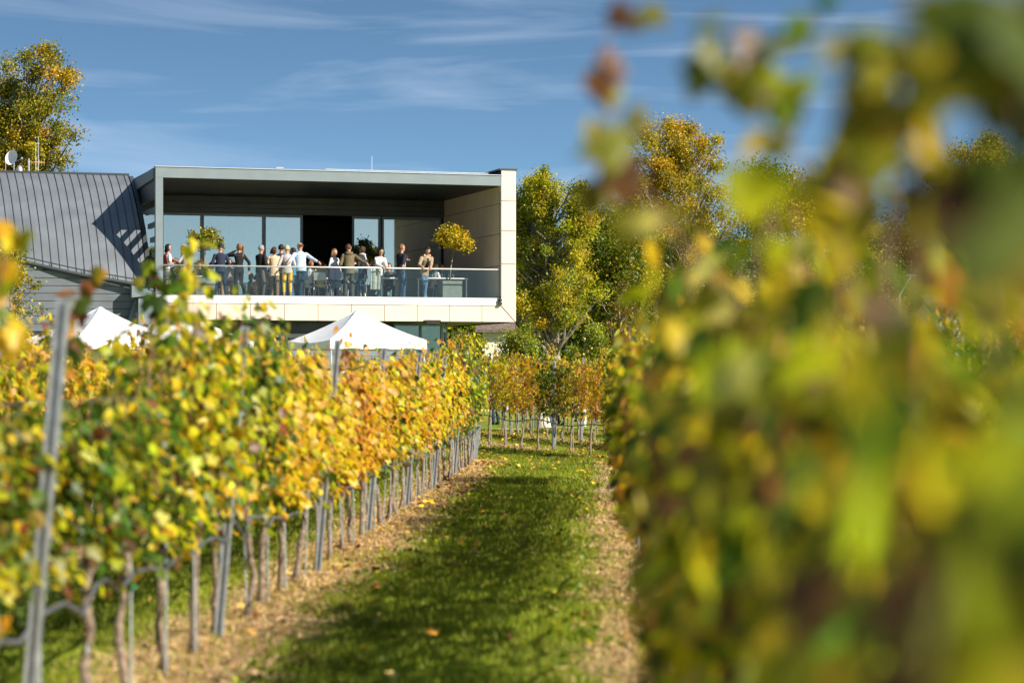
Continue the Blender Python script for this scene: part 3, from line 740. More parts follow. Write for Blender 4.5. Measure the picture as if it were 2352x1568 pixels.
    rf = P('sloped_roof', m, M['zinc'], smooth=True)
    m = MB(); k = .12
    while k < 15.5:                                     # raised seams, slightly fanned like the roof
        pts = [Vector(pt(k, s)) for s in Ss]
        for a, b in zip(pts[:-1], pts[1:]):
            nn = Vector((0, b.z-a.z, -(b.y-a.y))); nn = nn.normalized(); nn = nn if nn.z > 0 else -nn
            w = Vector((.008, 0, 0)); h = nn*.022
            m.add([a-w, a+w, a+w+h, a-w+h, b-w, b+w, b+w+h, b-w+h], [(0, 1, 5, 4), (1, 2, 6, 5), (2, 3, 7, 6), (3, 0, 4, 7)])
        k += .262
    m.build('seams', M['zincseam'], rf)
    m = MB(); m.box(-16.5, -.16, 4.74, 4.95, 8.50, 8.60); m.build('ridge_cap', M['zincseam'], rf)
    m = MB(); m.add([(-.22, 4.78, 8.5), (-16, 4.78, 8.5), (-16, 12, 8.45), (-.22, 12, 8.45)], [(0, 1, 2, 3)]); m.build('flat_roof', M['zinc'], rf)
    # end face of the volume, facing the balcony
    m = MB(); poly = [(4.78-prof_s(s)[0], prof_s(s)[1]) for s in Ss]+[(7.0, 4.7), (7.0, 8.5)]
    m.prism(poly, -.24, -.20, lambda a, b, d: (d, a-.0, b-.03)); P('end_wall', m, M['zinc'])
    # gutter with its snow rail
    m = MB(); g1 = [Vector(pt(L_, 1))+Vector((0, -.08, -.07)) for L_ in Ls]; m.tube(g1, .065, 8); g2 = [p+Vector((0, -.05, .17)) for p in g1]; m.tube(g2, .018, 6)
    for L_ in range(0, 33, 2): m.tube([g1[L_], g2[L_]+Vector((0, .1, .06))], .012, 5)
    P('gutter', m, M['zincseam'])
    # plank wall under the eave line (nearly parallel to the picture)
    wl = [Vector(pt(L_, 1)) for L_ in Ls]; m = MB(); z = 3.14
    a0 = Vector((wl[0].x-.1, wl[0].y+.22, 0)); a1 = Vector((wl[-1].x, wl[8].y+.22+(wl[8].y-wl[0].y)*3*.25, 0))
    top = lambda t: None
    d = (a1-a0); Lw = d.length; d.normalize(); nrm = Vector((-d.y, d.x, 0)); nrm = nrm if nrm.y < 0 else -nrm
    def etop(t):                                        # eave height at fraction along the wall
        x = a0.x+d.x*t; L_ = -.22-x; s = pt(max(0, L_), 1); return s[2]-.10
    kk = 0
    for i in range(12):
        z0 = z+i*.245; z1 = z0+.226
        n = 40; prev = None
        for q in range(n):
            t0, t1 = Lw*q/n, Lw*(q+1)/n; h0, h1 = min(z1, etop(t0)), min(z1, etop(t1))
            if h0 <= z0+.01 or h1 <= z0+.01: continue
            if q == 0: t0 += max(0, (4.6-z0))*.12; 
            p0, p1 = a0+d*t0, a0+d*t1; off = nrm*(.012)
            A = [p0+off*.2+Vector((0, 0, z0)), p1+off*.2+Vector((0, 0, z0)), p1+off+Vector((0, 0, h1)), p0+off+Vector((0, 0, h0))]
            m.add(A, [(0, 1, 2, 3)])
    P('plank_wall', m, M['zinc'])
    m = MB(); 
    for q in range(40):
        t0, t1 = Lw*q/40, Lw*(q+1)/40; p0, p1 = a0+d*t0-nrm*.035, a0+d*t1-nrm*.035
        m.add([p0+Vector((0, 0, 3.0)), p1+Vector((0, 0, 3.0)), p1+Vector((0, 0, etop(t1)+.1)), p0+Vector((0, 0, etop(t0)+.1))], [(0, 1, 2, 3)])
    P('wall_backing', m, M['zincseam'])
    # lower light panel at the right of the plank wall
    m = MB(); m.prism([(-.95, 3.1), (-.15, 3.1), (-.1, 4.15), (-.62, 4.15)], .42, .5, lambda a, b, d: (a, d, b)); P('corner_panel', m, M['steel'])

    # ---- ground floor
    g0 = .2
    m = MB(); m.box(-16, 8.3, 2.2, 2.4, g0, 3.5); P('ground_floor_wall', m, M['zinc'])
    m = MB(); m.box(-16, 8.0, 1.9, 2.15, 2.98, 3.12); m.box(-16, 8.0, 2.02, 2.18, 2.58, 2.64); P('white_band', m, M['sill'])
    for k in range(16):
        u0 = -15+k*1.35
        if u0 > 6.9: break
        win(u0, u0+1.15, 2.66, 2.96, None, 2.12, 'lowglass', .04)
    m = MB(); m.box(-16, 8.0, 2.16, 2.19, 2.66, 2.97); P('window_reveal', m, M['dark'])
    m = MB()
    for i in range(3): m.box(-16, 8.2, .0+.004*i, .06+.004*i, 1.95+i*.2, 2.14+i*.2)
    m.box(-16, 8.2, -.02, .08, 2.555, 2.60); P('terrace_parapet', m, M['steel'])
    m = MB(); m.box(-16, 8.2, -.04, .1, 1.72, 1.86); P('terrace_edge', m, M['sill'])
    m = MB(); m.box(-16, 8.2, .3, .4, g0, 1.7); P('basement_wall', m, M['band'])
    # glass entrance corner under the right part of the balcony
    ue = u_px(1032, .9)
    for k, (a, b) in enumerate(((8.35, 9.2), (9.28, 9.95), (10.03, ue-.02))): win(a, b, g0, 3.46, None, 1.5, 'lowglass', .05)
    m = MB(); m.tube([(9.9, 2.4, g0), (9.9, 2.4, 3.5)], .17, 16); P('round_pillar', m, M['white'], smooth=True)
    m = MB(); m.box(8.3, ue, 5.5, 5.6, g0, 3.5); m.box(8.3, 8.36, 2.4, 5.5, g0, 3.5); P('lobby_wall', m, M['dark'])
    m = MB(); m.box(ue+.03, ue+.10, 1.45, 1.52, g0, 3.5); P('entrance_post', m, M['frame'])
    return B

PROF = [(0, 8.54), (.7, 8.20), (1.4, 7.76), (2.1, 7.22), (2.8, 6.62), (3.3, 6.08), (3.75, 5.50), (4.08, 5.02), (4.32, 4.66)]
def prof_s(s):
    n = len(PROF)-1; a = min(max(s, 0), 1)*n; i = min(int(a), n-1); f = a-i
    return (PROF[i][0]*(1-f)+PROF[i+1][0]*f, PROF[i][1]*(1-f)+PROF[i+1][1]*f)
def prof_v(z):
    for (a0, b0), (a1, b1) in zip(PROF[:-1], PROF[1:]):
        if b1 <= z <= b0: return 4.78-(a0+(a1-a0)*(b0-z)/(b0-b1))-.1
    return .5
building()

# rooftop kit on the left roof
def rooftop():
    def L(px, v, z): return F(u_px(px, v), v, z)
    p = L(45, 6.5, 8.45); m = MB(); m.tube([(0, 0, 0), (0, 0, .25), (0, 0, .42), (0, 0, .5)], [.14, .13, .09, .0], 14)
    m.tube([(0, 0, .0), (0, 0, .12)], [.19, .17], 14); tag(m.build('roof_vent', M['galv'], loc=p, smooth=False), 'shiny metal vent cowl on the left roof, below the dish', 'vent')
    p = L(63, 6.5, 8.45); m = MB(); m.tube([(0, 0, 0), (0, 0, .12), (0, 0, .2)], [.08, .09, .02], 12); m.ell((0, 0, .16), (.13, .13, .05), 12, 6)
    tag(m.build('roof_vent', M['galv'], loc=p), 'small low round vent cap right of the metal cowl', 'vent')
    d = empty('satellite_dish', L(33, 6.6, 8.45), .5, 'white round satellite dish on the left roof edge', 'satellite dish')
    m = MB(); R = Euler((math.radians(78), 0, math.radians(-58))).to_matrix(); n = 20; vs = []
    for j in range(5):
        r = .27*j/4
        for i in range(n): t = 2*math.pi*i/n; vs.append(R @ Vector((r*math.cos(t), r*math.sin(t), .16*(r/.27)**2))+Vector((0, 0, .72)))
    fs = [(j*n+i, (j+1)*n+i, (j+1)*n+(i+1) % n, j*n+(i+1) % n) for j in range(4) for i in range(n)]
    m.add(vs, fs); m.build('dish', M['white'], d, smooth=True)
    m = MB(); m.tube([(0, .05, 0), (0, .05, .7)], .025, 8); m.tube([(0, .03, .6), (.2, -.2, .7)], .01, 5); m.ell((.2, -.2, .72), (.04, .04, .05), 8, 6); m.build('mast', M['galv'], d)
    a = empty('antenna', L(66, 7.2, 8.45), .2, 'yagi aerial with orange boom on a short mast', 'antenna')
    m = MB(); m.tube([(0, 0, 0), (0, 0, .78)], .035, 8); m.build('mast', M['galv'], a)
    m = MB(); m.tube([(0, 0, .66), (.55, 0, .66)], .02, 6)
    for k in range(6): m.tube([(.08+.09*k, 0, .56), (.08+.09*k, 0, .74)], .007, 5)
    m.build('boom', mat('orange_plastic', (.55, .28, .08), .5), a)
    for px, h, w in ((88, 1.55, 'taller'), (82, 1.35, 'shorter'), (13, .8, 'leftmost')):
        m = MB(); m.tube([(0, 0, 0), (0, 0, h)], [.016, .010], 6); tag(m.build('whip_aerial', M['galv'], loc=L(px, 7, 8.45)), f'thin vertical rod aerial on the left roof, the {w} one', 'antenna', 'rod aerials on the left roof')
rooftop()

# ============================================================ market tents
def tent(px, py_peak, py_eave, Y, size, rz, label):
    p = at(px, py_peak, Y); zp = p.z; ze = at(px, py_eave, Y).z; g = gz(Y)
    t = empty('market_tent', (p.x, Y, g), rz, label, 'tent', 'white market tents in front of the building')
    s = size/2; n = 14; m = MB(); vs = []
    for k in range(4):
        c0 = Vector((s if k in (0, 3) else -s, s if k in (0, 1) else -s, 0)); c1 = Vector((s if k in (3, 2) else -s, s if k in (0, 3) else -s, 0))
        b = len(m.v); rows = 10; vs = []
        for j in range(rows+1):
            f = j/rows; hh = zp-g-(zp-ze)*(f**.93)-.05*math.sin(math.pi*f)
            for i in range(n+1):
                q = (c0*(1-i/n)+c1*(i/n))*max(f, .02)
                vs.append((q.x, q.y, hh-.07*f*math.sin(math.pi*i/n)+(.0 if j else 0)))
        m.add(vs, [(j*(n+1)+i, j*(n+1)+i+1, (j+1)*(n+1)+i+1, (j+1)*(n+1)+i) for j in range(rows) for i in range(n)])
    for k in range(4):                              # stitched hip seams
        c = Vector((s if k in (0, 3) else -s, s if k in (0, 1) else -s, 0))
        m.tube([(c.x*f, c.y*f, zp-g-(zp-ze)*(f**.93)-.05*math.sin(math.pi*f)+.004) for f in np.linspace(.02, 1, 8)], .014, 6)
    m.build('canopy', M['tent'], t, smooth=True)
    m = MB()
    for k in range(4):
        c0 = Vector((s if k in (0, 3) else -s, s if k in (0, 1) else -s, 0)); c1 = Vector((s if k in (3, 2) else -s, s if k in (0, 3) else -s, 0)); vs = []
        for i in range(n+1):
            q = c0*(1-i/n)+c1*(i/n); sag = .07*math.sin(math.pi*i/n)
            vs.append((q.x*1.003, q.y*1.003, ze-g-sag+.004)); 
        for i in range(n+1):
            q = c0*(1-i/n)+c1*(i/n); vs.append((q.x*1.012, q.y*1.012, ze-g-.24-.02*math.sin(i*1.5)))
        m.add(vs, [(i, i+1, n+2+i, n+1+i) for i in range(n)])
    m.build('valance', M['tent'], t)
    for sx in (-1, 1):
        for sy in (-1, 1):
            m = MB(); m.box(sx*(s-.05)-.02, sx*(s-.05)+.02, sy*(s-.05)-.02, sy*(s-.05)+.02, 0, ze-g-.03); m.build('leg', M['alu'], t)
    return t
tent(230, 705, 785, 70, 3.45, math.radians(38), 'white pointed tent furthest left, before the plank wall')
tent(412, 710, 786, 71, 3.3, math.radians(30), 'white tent mostly hidden behind the tall left vines')
tent(820, 712, 783, 70, 3.0, math.radians(-62), 'bright white tent under the middle of the balcony')

# ============================================================ trees
def tree(name, label, px, base_Y, top_py, wpx, pal, seed, nleaf, leaf=.16, lob=None, trunk_r=.25, bark='trunk', cat='tree', group=None, crown0=.22, clumps=70, cs=.55, gx=None, bare=False):
    rng = np.random.default_rng(seed); rr = random.Random(seed)
    g = gz(base_Y); X = (px-1176)/FPX*base_Y; H = EYE-(top_py-870)/FPX*base_Y-g; Wd = wpx/FPX*base_Y/2
    e = empty(name, (X, base_Y, g), rr.uniform(0, 6), label, cat, group)
    # clump centres inside an uneven crown
    lob = lob or [(0, 0, .62, 1, .38)]
    cen = []
    for k in range(clumps):
        l = lob[rng.integers(len(lob))]
        d = rng.normal(0, 1, 3); d /= np.linalg.norm(d); r = rng.random()**.42
        c = np.array([l[0]*Wd+d[0]*r*l[3]*Wd, l[1]*Wd+d[1]*r*l[3]*Wd, l[2]*H+d[2]*r*l[4]*H])
        if c[2] < crown0*H or c[2] > H-.15: continue
        cen.append(c)
    cen = np.array(cen); m = MB()
    # trunk + limbs + twigs
    tp = [Vector((0, 0, 0))]; x = y = 0; nn = 9
    for i in range(1, nn): x += rr.uniform(-.03, .03)*H*.25; y += rr.uniform(-.03, .03)*H*.25; tp.append(Vector((x, y, H*.88*i/(nn-1))))
    m.tube(tp, [trunk_r*(1.25 if i == 0 else 1)*(1-.9*i/(nn-1))+.015 for i in range(nn)], 10)
    tw = []
    for c in cen:
        c = Vector(c); zz = max(.16*H, min(.8*H, c.z-abs(c.xy.length)*rr.uniform(.7, 1.3))); f = zz/(H*.88)*(nn-1); i = min(int(f), nn-2)
        a = tp[i].lerp(tp[i+1], f-i); mid = a.lerp(c, .5)+Vector((rr.uniform(-.2, .2), rr.uniform(-.2, .2), -.06*(c-a).length))
        r0 = trunk_r*.33*(1-.75*zz/H)+.012
        m.tube([a, a.lerp(mid, .5)+Vector((0, 0, .02)), mid, c], [r0, r0*.75, r0*.5, .012], 5, cap=False)
        for q in range(4 if not bare else 9):
            dd = Vector((rr.gauss(0, 1), rr.gauss(0, 1), rr.gauss(.5, .8))).normalized()*cs*rr.uniform(.7, 1.5); m.tube([mid.lerp(c, rr.uniform(.2, 1)), c+dd*.5, c+dd], [.014, .010, .005], 4, cap=False)
    m.build('trunk', M[bark], e, smooth=True)
    if nleaf:
        idx = rng.integers(0, len(cen), nleaf); sp = cs*rng.uniform(.55, 1.25, len(cen))[idx]
        P = cen[idx]+rng.normal(0, 1, (nleaf, 3))*sp[:, None]*np.array([.62, .62, .55])
        # a few leaves on outer sprays
        P[:, 2] = np.maximum(P[:, 2], crown0*H*.8+rng.random(nleaf)*.4)
        nr = rng.normal(0, 1, (nleaf, 3))+np.array([0, 0, .5])
        V, Fc = scatter(DV, DF, P, rot_from(nr, rng.uniform(0, 6.28, nleaf)), rng.uniform(leaf*.7, leaf*1.3, nleaf))
        # each clump has its own mixture
        cpal = tints(pal, len(cen), rng, .15)[idx]; own = tints(pal, nleaf, rng, .2); c = own*.62+cpal*.38
        link_mesh('crown', tri_mesh('crown', V, Fc, np.repeat(c, 4, 0)), M['treeleaf'], e)
    return e
PY = dict(yellow=3.6, gold=1, olive=2.6, green=3, lime=4, dgreen=.6, pale=.8)
PG = dict(olive=3.5, green=4, dgreen=3, yellow=.8)
PD = dict(dgreen=5, green=2.5, olive=2)
PO = dict(gold=1, yellow=3.4, olive=4, green=2.4, lime=2.6)
PS = dict(olive=5, lime=1.5, green=1.5, pale=.8)
pop2 = [(-.5, 0, .80, .5, .19), (.2, 0, .79, .36, .19), (.66, 0, .74, .30, .085), (0, 0, .6, .8, .15), (-.1, 0, .70, .6, .15)]
pop = [(-.45, 0, .55, .5, .26), (.0, 0, .55, .5, .40), (.5, .1, .56, .46, .30), (-.02, .2, .84, .2, .15), (.5, 0, .83, .2, .12), (.85, .1, .72, .25, .16), (-.6, 0, .78, .2, .12), (0, .1, .42, .7, .10)]
rnd_crown = [(0, 0, .70, .9, .28), (-.35, 0, .62, .6, .28), (.4, 0, .64, .6, .25), (.1, 0, .84, .45, .14), (0, 0, .4, .6, .2)]
tree('poplar_tree', 'yellow-green poplar with a pale thick trunk just right of the balcony', 1272, 108, 362, 300, PY, 41, 70000, .082, pop, .34, crown0=.31, clumps=250, cs=.36)
tree('poplar_tree', 'tall golden-topped tree, highest on the skyline right of the balcony', 1555, 140, 258, 400, PO, 42, 76000, .105, rnd_crown, .4, crown0=.3, clumps=240, cs=.52)
tree('poplar_tree', 'thin yellow tree top peeping over the balcony pier', 1205, 150, 392, 130, PY, 43, 7000, .15, [(0, 0, .8, 1, .18), (0, 0, .5, .9, .3)], .2, crown0=.3, clumps=45, cs=.6)
tree('poplar_tree', 'large yellow tree behind the left roof', 42, 96, 98, 340, dict(yellow=2.4, gold=.9, olive=4, green=4, lime=1, dgreen=1.2), 44, 48000, .088, pop2, .35, crown0=.42, clumps=190, cs=.38)
tree('poplar_tree', 'tall sparse golden tree far right behind the blurred leaves', 2250, 125, 262, 250, PO, 45, 45000, .115, rnd_crown, .3, crown0=.25, clumps=110, cs=.55)
for i, (px, Y, top, w, pal, lab) in enumerate((
        (1420, 128, 470, 260, PG, 'dark green tree between the two yellow poplars'),
        (1500, 150, 400, 300, PD, 'broad dark tree below the golden-topped poplar'),
        (1760, 145, 372, 260, PG, 'green tree right of the golden-topped poplar'),
        (1880, 138, 410, 280, PO, 'rusty gold round tree behind the blurred vine mass'),
        (2060, 150, 500, 300, PD, 'low dark evergreen mass left of the far right tree'),
        (2330, 140, 480, 320, PD, 'dark tree at the right edge behind the blurred row'),
        (1660, 120, 600, 260, PD, 'low dark tree under the skyline behind the blurred vines'),
        (1950, 118, 620, 280, PG, 'low green tree left of the street lamp'))):
    tree('broadleaf_tree', lab, px, Y, top, w, pal, 60+i, 34000, .14, rnd_crown+[(0, 0, .25, .9, .15)], .3, 'darkbark', crown0=.06, clumps=95, cs=.85)
for i, (px, Y, top, w, lab) in enumerate((
        (1198, 98, 722, 96, 'round olive willow bush under the balcony corner'),
        (1075, 97, 738, 90, 'olive bush right of the glass entrance'),
        (1345, 100, 735, 100, 'round olive willow bush right of the pale trunk'),
        (1420, 108, 640, 130, 'rusty brown thicket beside the willow bush'))):
    tree('willow_bush', lab, px, Y, top, w, PS if i < 3 else dict(brown=3, orange=1, olive=3, green=2), 80+i, 9000, .085, [(0, 0, .62, 1, .36), (0, 0, .35, .8, .25)], .07, crown0=.12, clumps=55, cs=.30, cat='bush')
tree('young_tree', 'slender young tree with sparse leaves before the plank wall', 30, 69, 520, 120, dict(green=3, olive=4, yellow=1.5, orange=.8), 90, 3800, .075, [(0, 0, .55, 1, .4), (-.2, 0, .8, .5, .15)], .05, crown0=.22, clumps=60, cs=.22)
tree('bare_tree', 'bare pollarded tree standing in front of the white house', 2180, 118, 640, 150, PS, 91, 0, .1, [(0, 0, .7, 1, .3)], .17, crown0=.3, clumps=40, cs=.6, bare=True)
# far wood line behind everything
def wood():
    rng = np.random.default_rng(99); n = 90000; X = rng.uniform(-26, 62, n); k = 2.2*np.sin(X*.21)+1.4*np.sin(X*.53+1)
    Y = 178+rng.normal(0, 3, n); H = 9.0+k+rng.normal(0, .5, n); z = .2+np.abs(H)*rng.random(n)**.7
    P = np.stack([X, Y, z], 1); V, Fc = scatter(DV, DF, P, rot_from(rng.normal(0, 1, (n, 3)), rng.uniform(0, 6.28, n)), rng.uniform(.3, .6, n))
    o = link_mesh('distant_wood', tri_mesh('distant_wood', V, Fc, np.repeat(tints(PG, n, rng), 4, 0)), M['treeleaf']); tag(o, 'far belt of dark green woodland behind the village', 'wood', kind='stuff')
wood()

# ============================================================ houses and lamp
def house(px0, px1, py_eave, Y, depth, wall, roofm, label, rh, wins, name='house'):
    a, b = at(px0, py_eave, Y), at(px1, py_eave, Y); g = gz(Y); w = b.x-a.x; h = a.z-g
    e = empty(name, (a.x, Y, g), 0, label, 'house')
    m = MB(); m.box(0, w, 0, depth, 0, h); m.prism([(0, h), (depth, h), (depth/2, h+rh*.9)], .02, w-.02, lambda p, q, d: (d, p, q)); m.build('wall', wall, e)
    m = MB(); t = .12
    for s in (0, 1):
        y0, y1 = (-.35, depth/2) if s == 0 else (depth+.35, depth/2)
        m.add([(-.3, y0, h-.15), (w+.3, y0, h-.15), (w+.3, y1, h+rh), (-.3, y1, h+rh), (-.3, y0, h-.15+t), (w+.3, y0, h-.15+t), (w+.3, y1, h+rh+t), (-.3, y1, h+rh+t)],
              [(0, 1, 2, 3), (7, 6, 5, 4), (0, 4, 5, 1), (1, 5, 6, 2), (0, 3, 7, 4)])
    r = m.build('roof', roofm, e); m = MB(); m.box(w*.7, w*.7+.5, depth*.5, depth*.5+.5, h+rh*.6, h+rh+.9); m.build('chimney', wall, r)
    for (x, z, ww, hh) in wins:
        m = MB(); f = .07
        m.box(x-f, x, -.05, .03, z-f, z+hh+f); m.box(x+ww, x+ww+f, -.05, .03, z-f, z+hh+f); m.box(x, x+ww, -.05, .03, z+hh, z+hh+f); m.box(x, x+ww, -.05, .03, z-f, z)
        m.box(x+ww/2-.025, x+ww/2+.025, -.045, .02, z, z+hh); m.box(x, x+ww/2-.026, -.04, .02, z+hh*.6, z+hh*.6+.04); m.box(x+ww/2+.026, x+ww, -.04, .02, z+hh*.6, z+hh*.6+.04)
        wi = m.build('window', M['white'], e); m = MB(); m.box(x+.001, x+ww-.001, -.012, -.004, z+.001, z+hh-.001); m.build('pane', M['lowglass'], wi)
        m = MB(); m.box(x, x+ww, .002, .006, z, z+hh); 
    return e
cream = mat('cream_render', (.78, .72, .55), .8, bump=.2, bscale=30); red = mat('clay_tiles', (.19, .135, .11), .8, var=.35, scale=9, bump=.6, bscale=30)
house(1108, 1168, 755, 103, 2.2, cream, red, 'cream house with a red tiled roof seen under the balcony corner', .28, [(.62, .95, .4, .95), (.2, .95, .35, .95)])
house(2148, 2215, 712, 128, 6, M['white'], M['band'], 'small white house behind the bare tree at far right', .8, [(.5, .9, .5, 1.1)])
l = empty('street_lamp', (at(2066, 800, 110).x, 110, .2), 0, 'grey street lamp with an angled arm by the white house', 'street lamp')
m = MB(); m.tube([(0, 0, 0), (0, 0, 5.2)], [.07, .05], 8); m.build('pole', M['galv'], l); m = MB(); m.tube([(0, 0, 5.2), (.55, 0, 6.1)], .04, 8); m.build('arm', M['galv'], l)
m = MB(); m.box(.3, .8, -.07, .07, 6.08, 6.14); m.build('lamp_head', M['frame'], l)
# low white market things on the lawn behind the cross rows
def box_thing(name, mb, mt, loc, label, cat, rz=0): o = mb.build(name, mt, loc=loc); o.rotation_euler = (0, 0, rz); return tag(o, label, cat)
p = at(1240, 980, 70)
t = empty('garden_table', (p.x, 70, .2), .2, 'white cloth-covered bistro table on the lawn behind the cross rows', 'table')
m = MB(); m.tube([(0, 0, .0), (0, 0, .5), (0, 0, 1.08)], [.34, .22, .36], 16); m.build('cloth', M['tent'], t, smooth=True); m = MB(); m.tube([(0, 0, 1.085), (0, 0, 1.11)], .37, 18); m.build('tabletop', M['white'], t)
for i, (px, Y, ln) in enumerate(((1345, 74, 2.2), (1410, 72, 2.2))):
    p = at(px, 950, Y); b = empty('garden_bench', (p.x, Y, .2), .1, 'low white bench on the lawn, '+('nearer' if i else 'farther')+' one behind the cross rows', 'bench', 'white benches on the lawn')
    m = MB(); m.box(-ln/2, ln/2, -.2, .2, .42, .47); m.build('seat', M['white'], b)
    for s in (-1, 1):
        m = MB(); m.box(s*ln*.4-.03, s*ln*.4+.03, -.18, .18, 0, .415); m.build('leg', M['white'], b)
    m = MB(); m.box(-ln/2, ln/2, .2, .24, .5, .85); m.build('backrest', M['white'], b)

# ============================================================ people
CM = {}
def cm(col, rough=.8):
    k = tuple(round(c, 3) for c in col)
    if k not in CM: CM[k] = mat('cloth', col, rough, var=.10, scale=9, bump=.35, bscale=22, spec=.25)
    return CM[k]
SKIN = mat('skin', (.46, .235, .155), .5, var=.05, scale=12, spec=.35); SKIN2 = mat('lips_eyes', (.05, .025, .02), .4)
def remesh(name, mb, mats, parent, vox, split=None, smooth=2):
    """fuse overlapping shapes into one continuous surface"""
    me = bpy.data.meshes.new('tmp'); me.from_pydata(mb.v, [], mb.f); o = bpy.data.objects.new('tmp', me); COL.objects.link(o)
    r = o.modifiers.new('r', 'REMESH'); r.mode = 'VOXEL'; r.voxel_size = vox; r.use_smooth_shade = True
    s = o.modifiers.new('s', 'SMOOTH'); s.factor = .5; s.iterations = smooth
    dg = bpy.context.evaluated_depsgraph_get(); out = bpy.data.meshes.new_from_object(o.evaluated_get(dg)); bpy.data.objects.remove(o)
    out.name = name; out.materials.clear()
    for m in mats: out.materials.append(m)
    if split:
        for p in out.polygons: p.material_index = split(p.center)
    ob = bpy.data.objects.new(name, out); COL.objects.link(ob); ob.parent = parent; return ob
def capsule(mb, a, b, ra, rb, n=10):
    a, b = Vector(a), Vector(b); mb.tube([a, a.lerp(b, .33), a.lerp(b, .67), b], [ra, ra*.66+rb*.36, ra*.33+rb*.69, rb], n)
    mb.ell(a, (ra,)*3, 8, 6); mb.ell(b, (rb,)*3, 8, 6)
def ik(S, T, a, b, pole):
    S, T = Vector(S), Vector(T); d = T-S; L_ = d.length
    if L_ > (a+b)*.995: T = S+d*((a+b)*.995/L_); d = T-S; L_ = d.length
    L_ = max(L_, abs(a-b)+.02); x = (a*a-b*b+L_*L_)/(2*L_); h = math.sqrt(max(0, a*a-x*x)); dn = d.normalized()
    p = Vector(pole); p = (p-dn*p.dot(dn)); p = p.normalized() if p.length > 1e-5 else dn.orthogonal().normalized()
    return S+dn*x+p*h, T
ARM = dict(down=(.19, .05, -.52), back=(.16, -.12, -.50), chest=(.05, .24, -.10), belly=(.06, .20, -.26), hold=(.10, .34, -.12), face=(.06, .16, .12), hip=(.26, -.02, -.36), fwd=(.12, .40, -.18), phone=(.05, .30, -.02), table=(.10, .42, -.22), lap=(.07, .28, -.34))

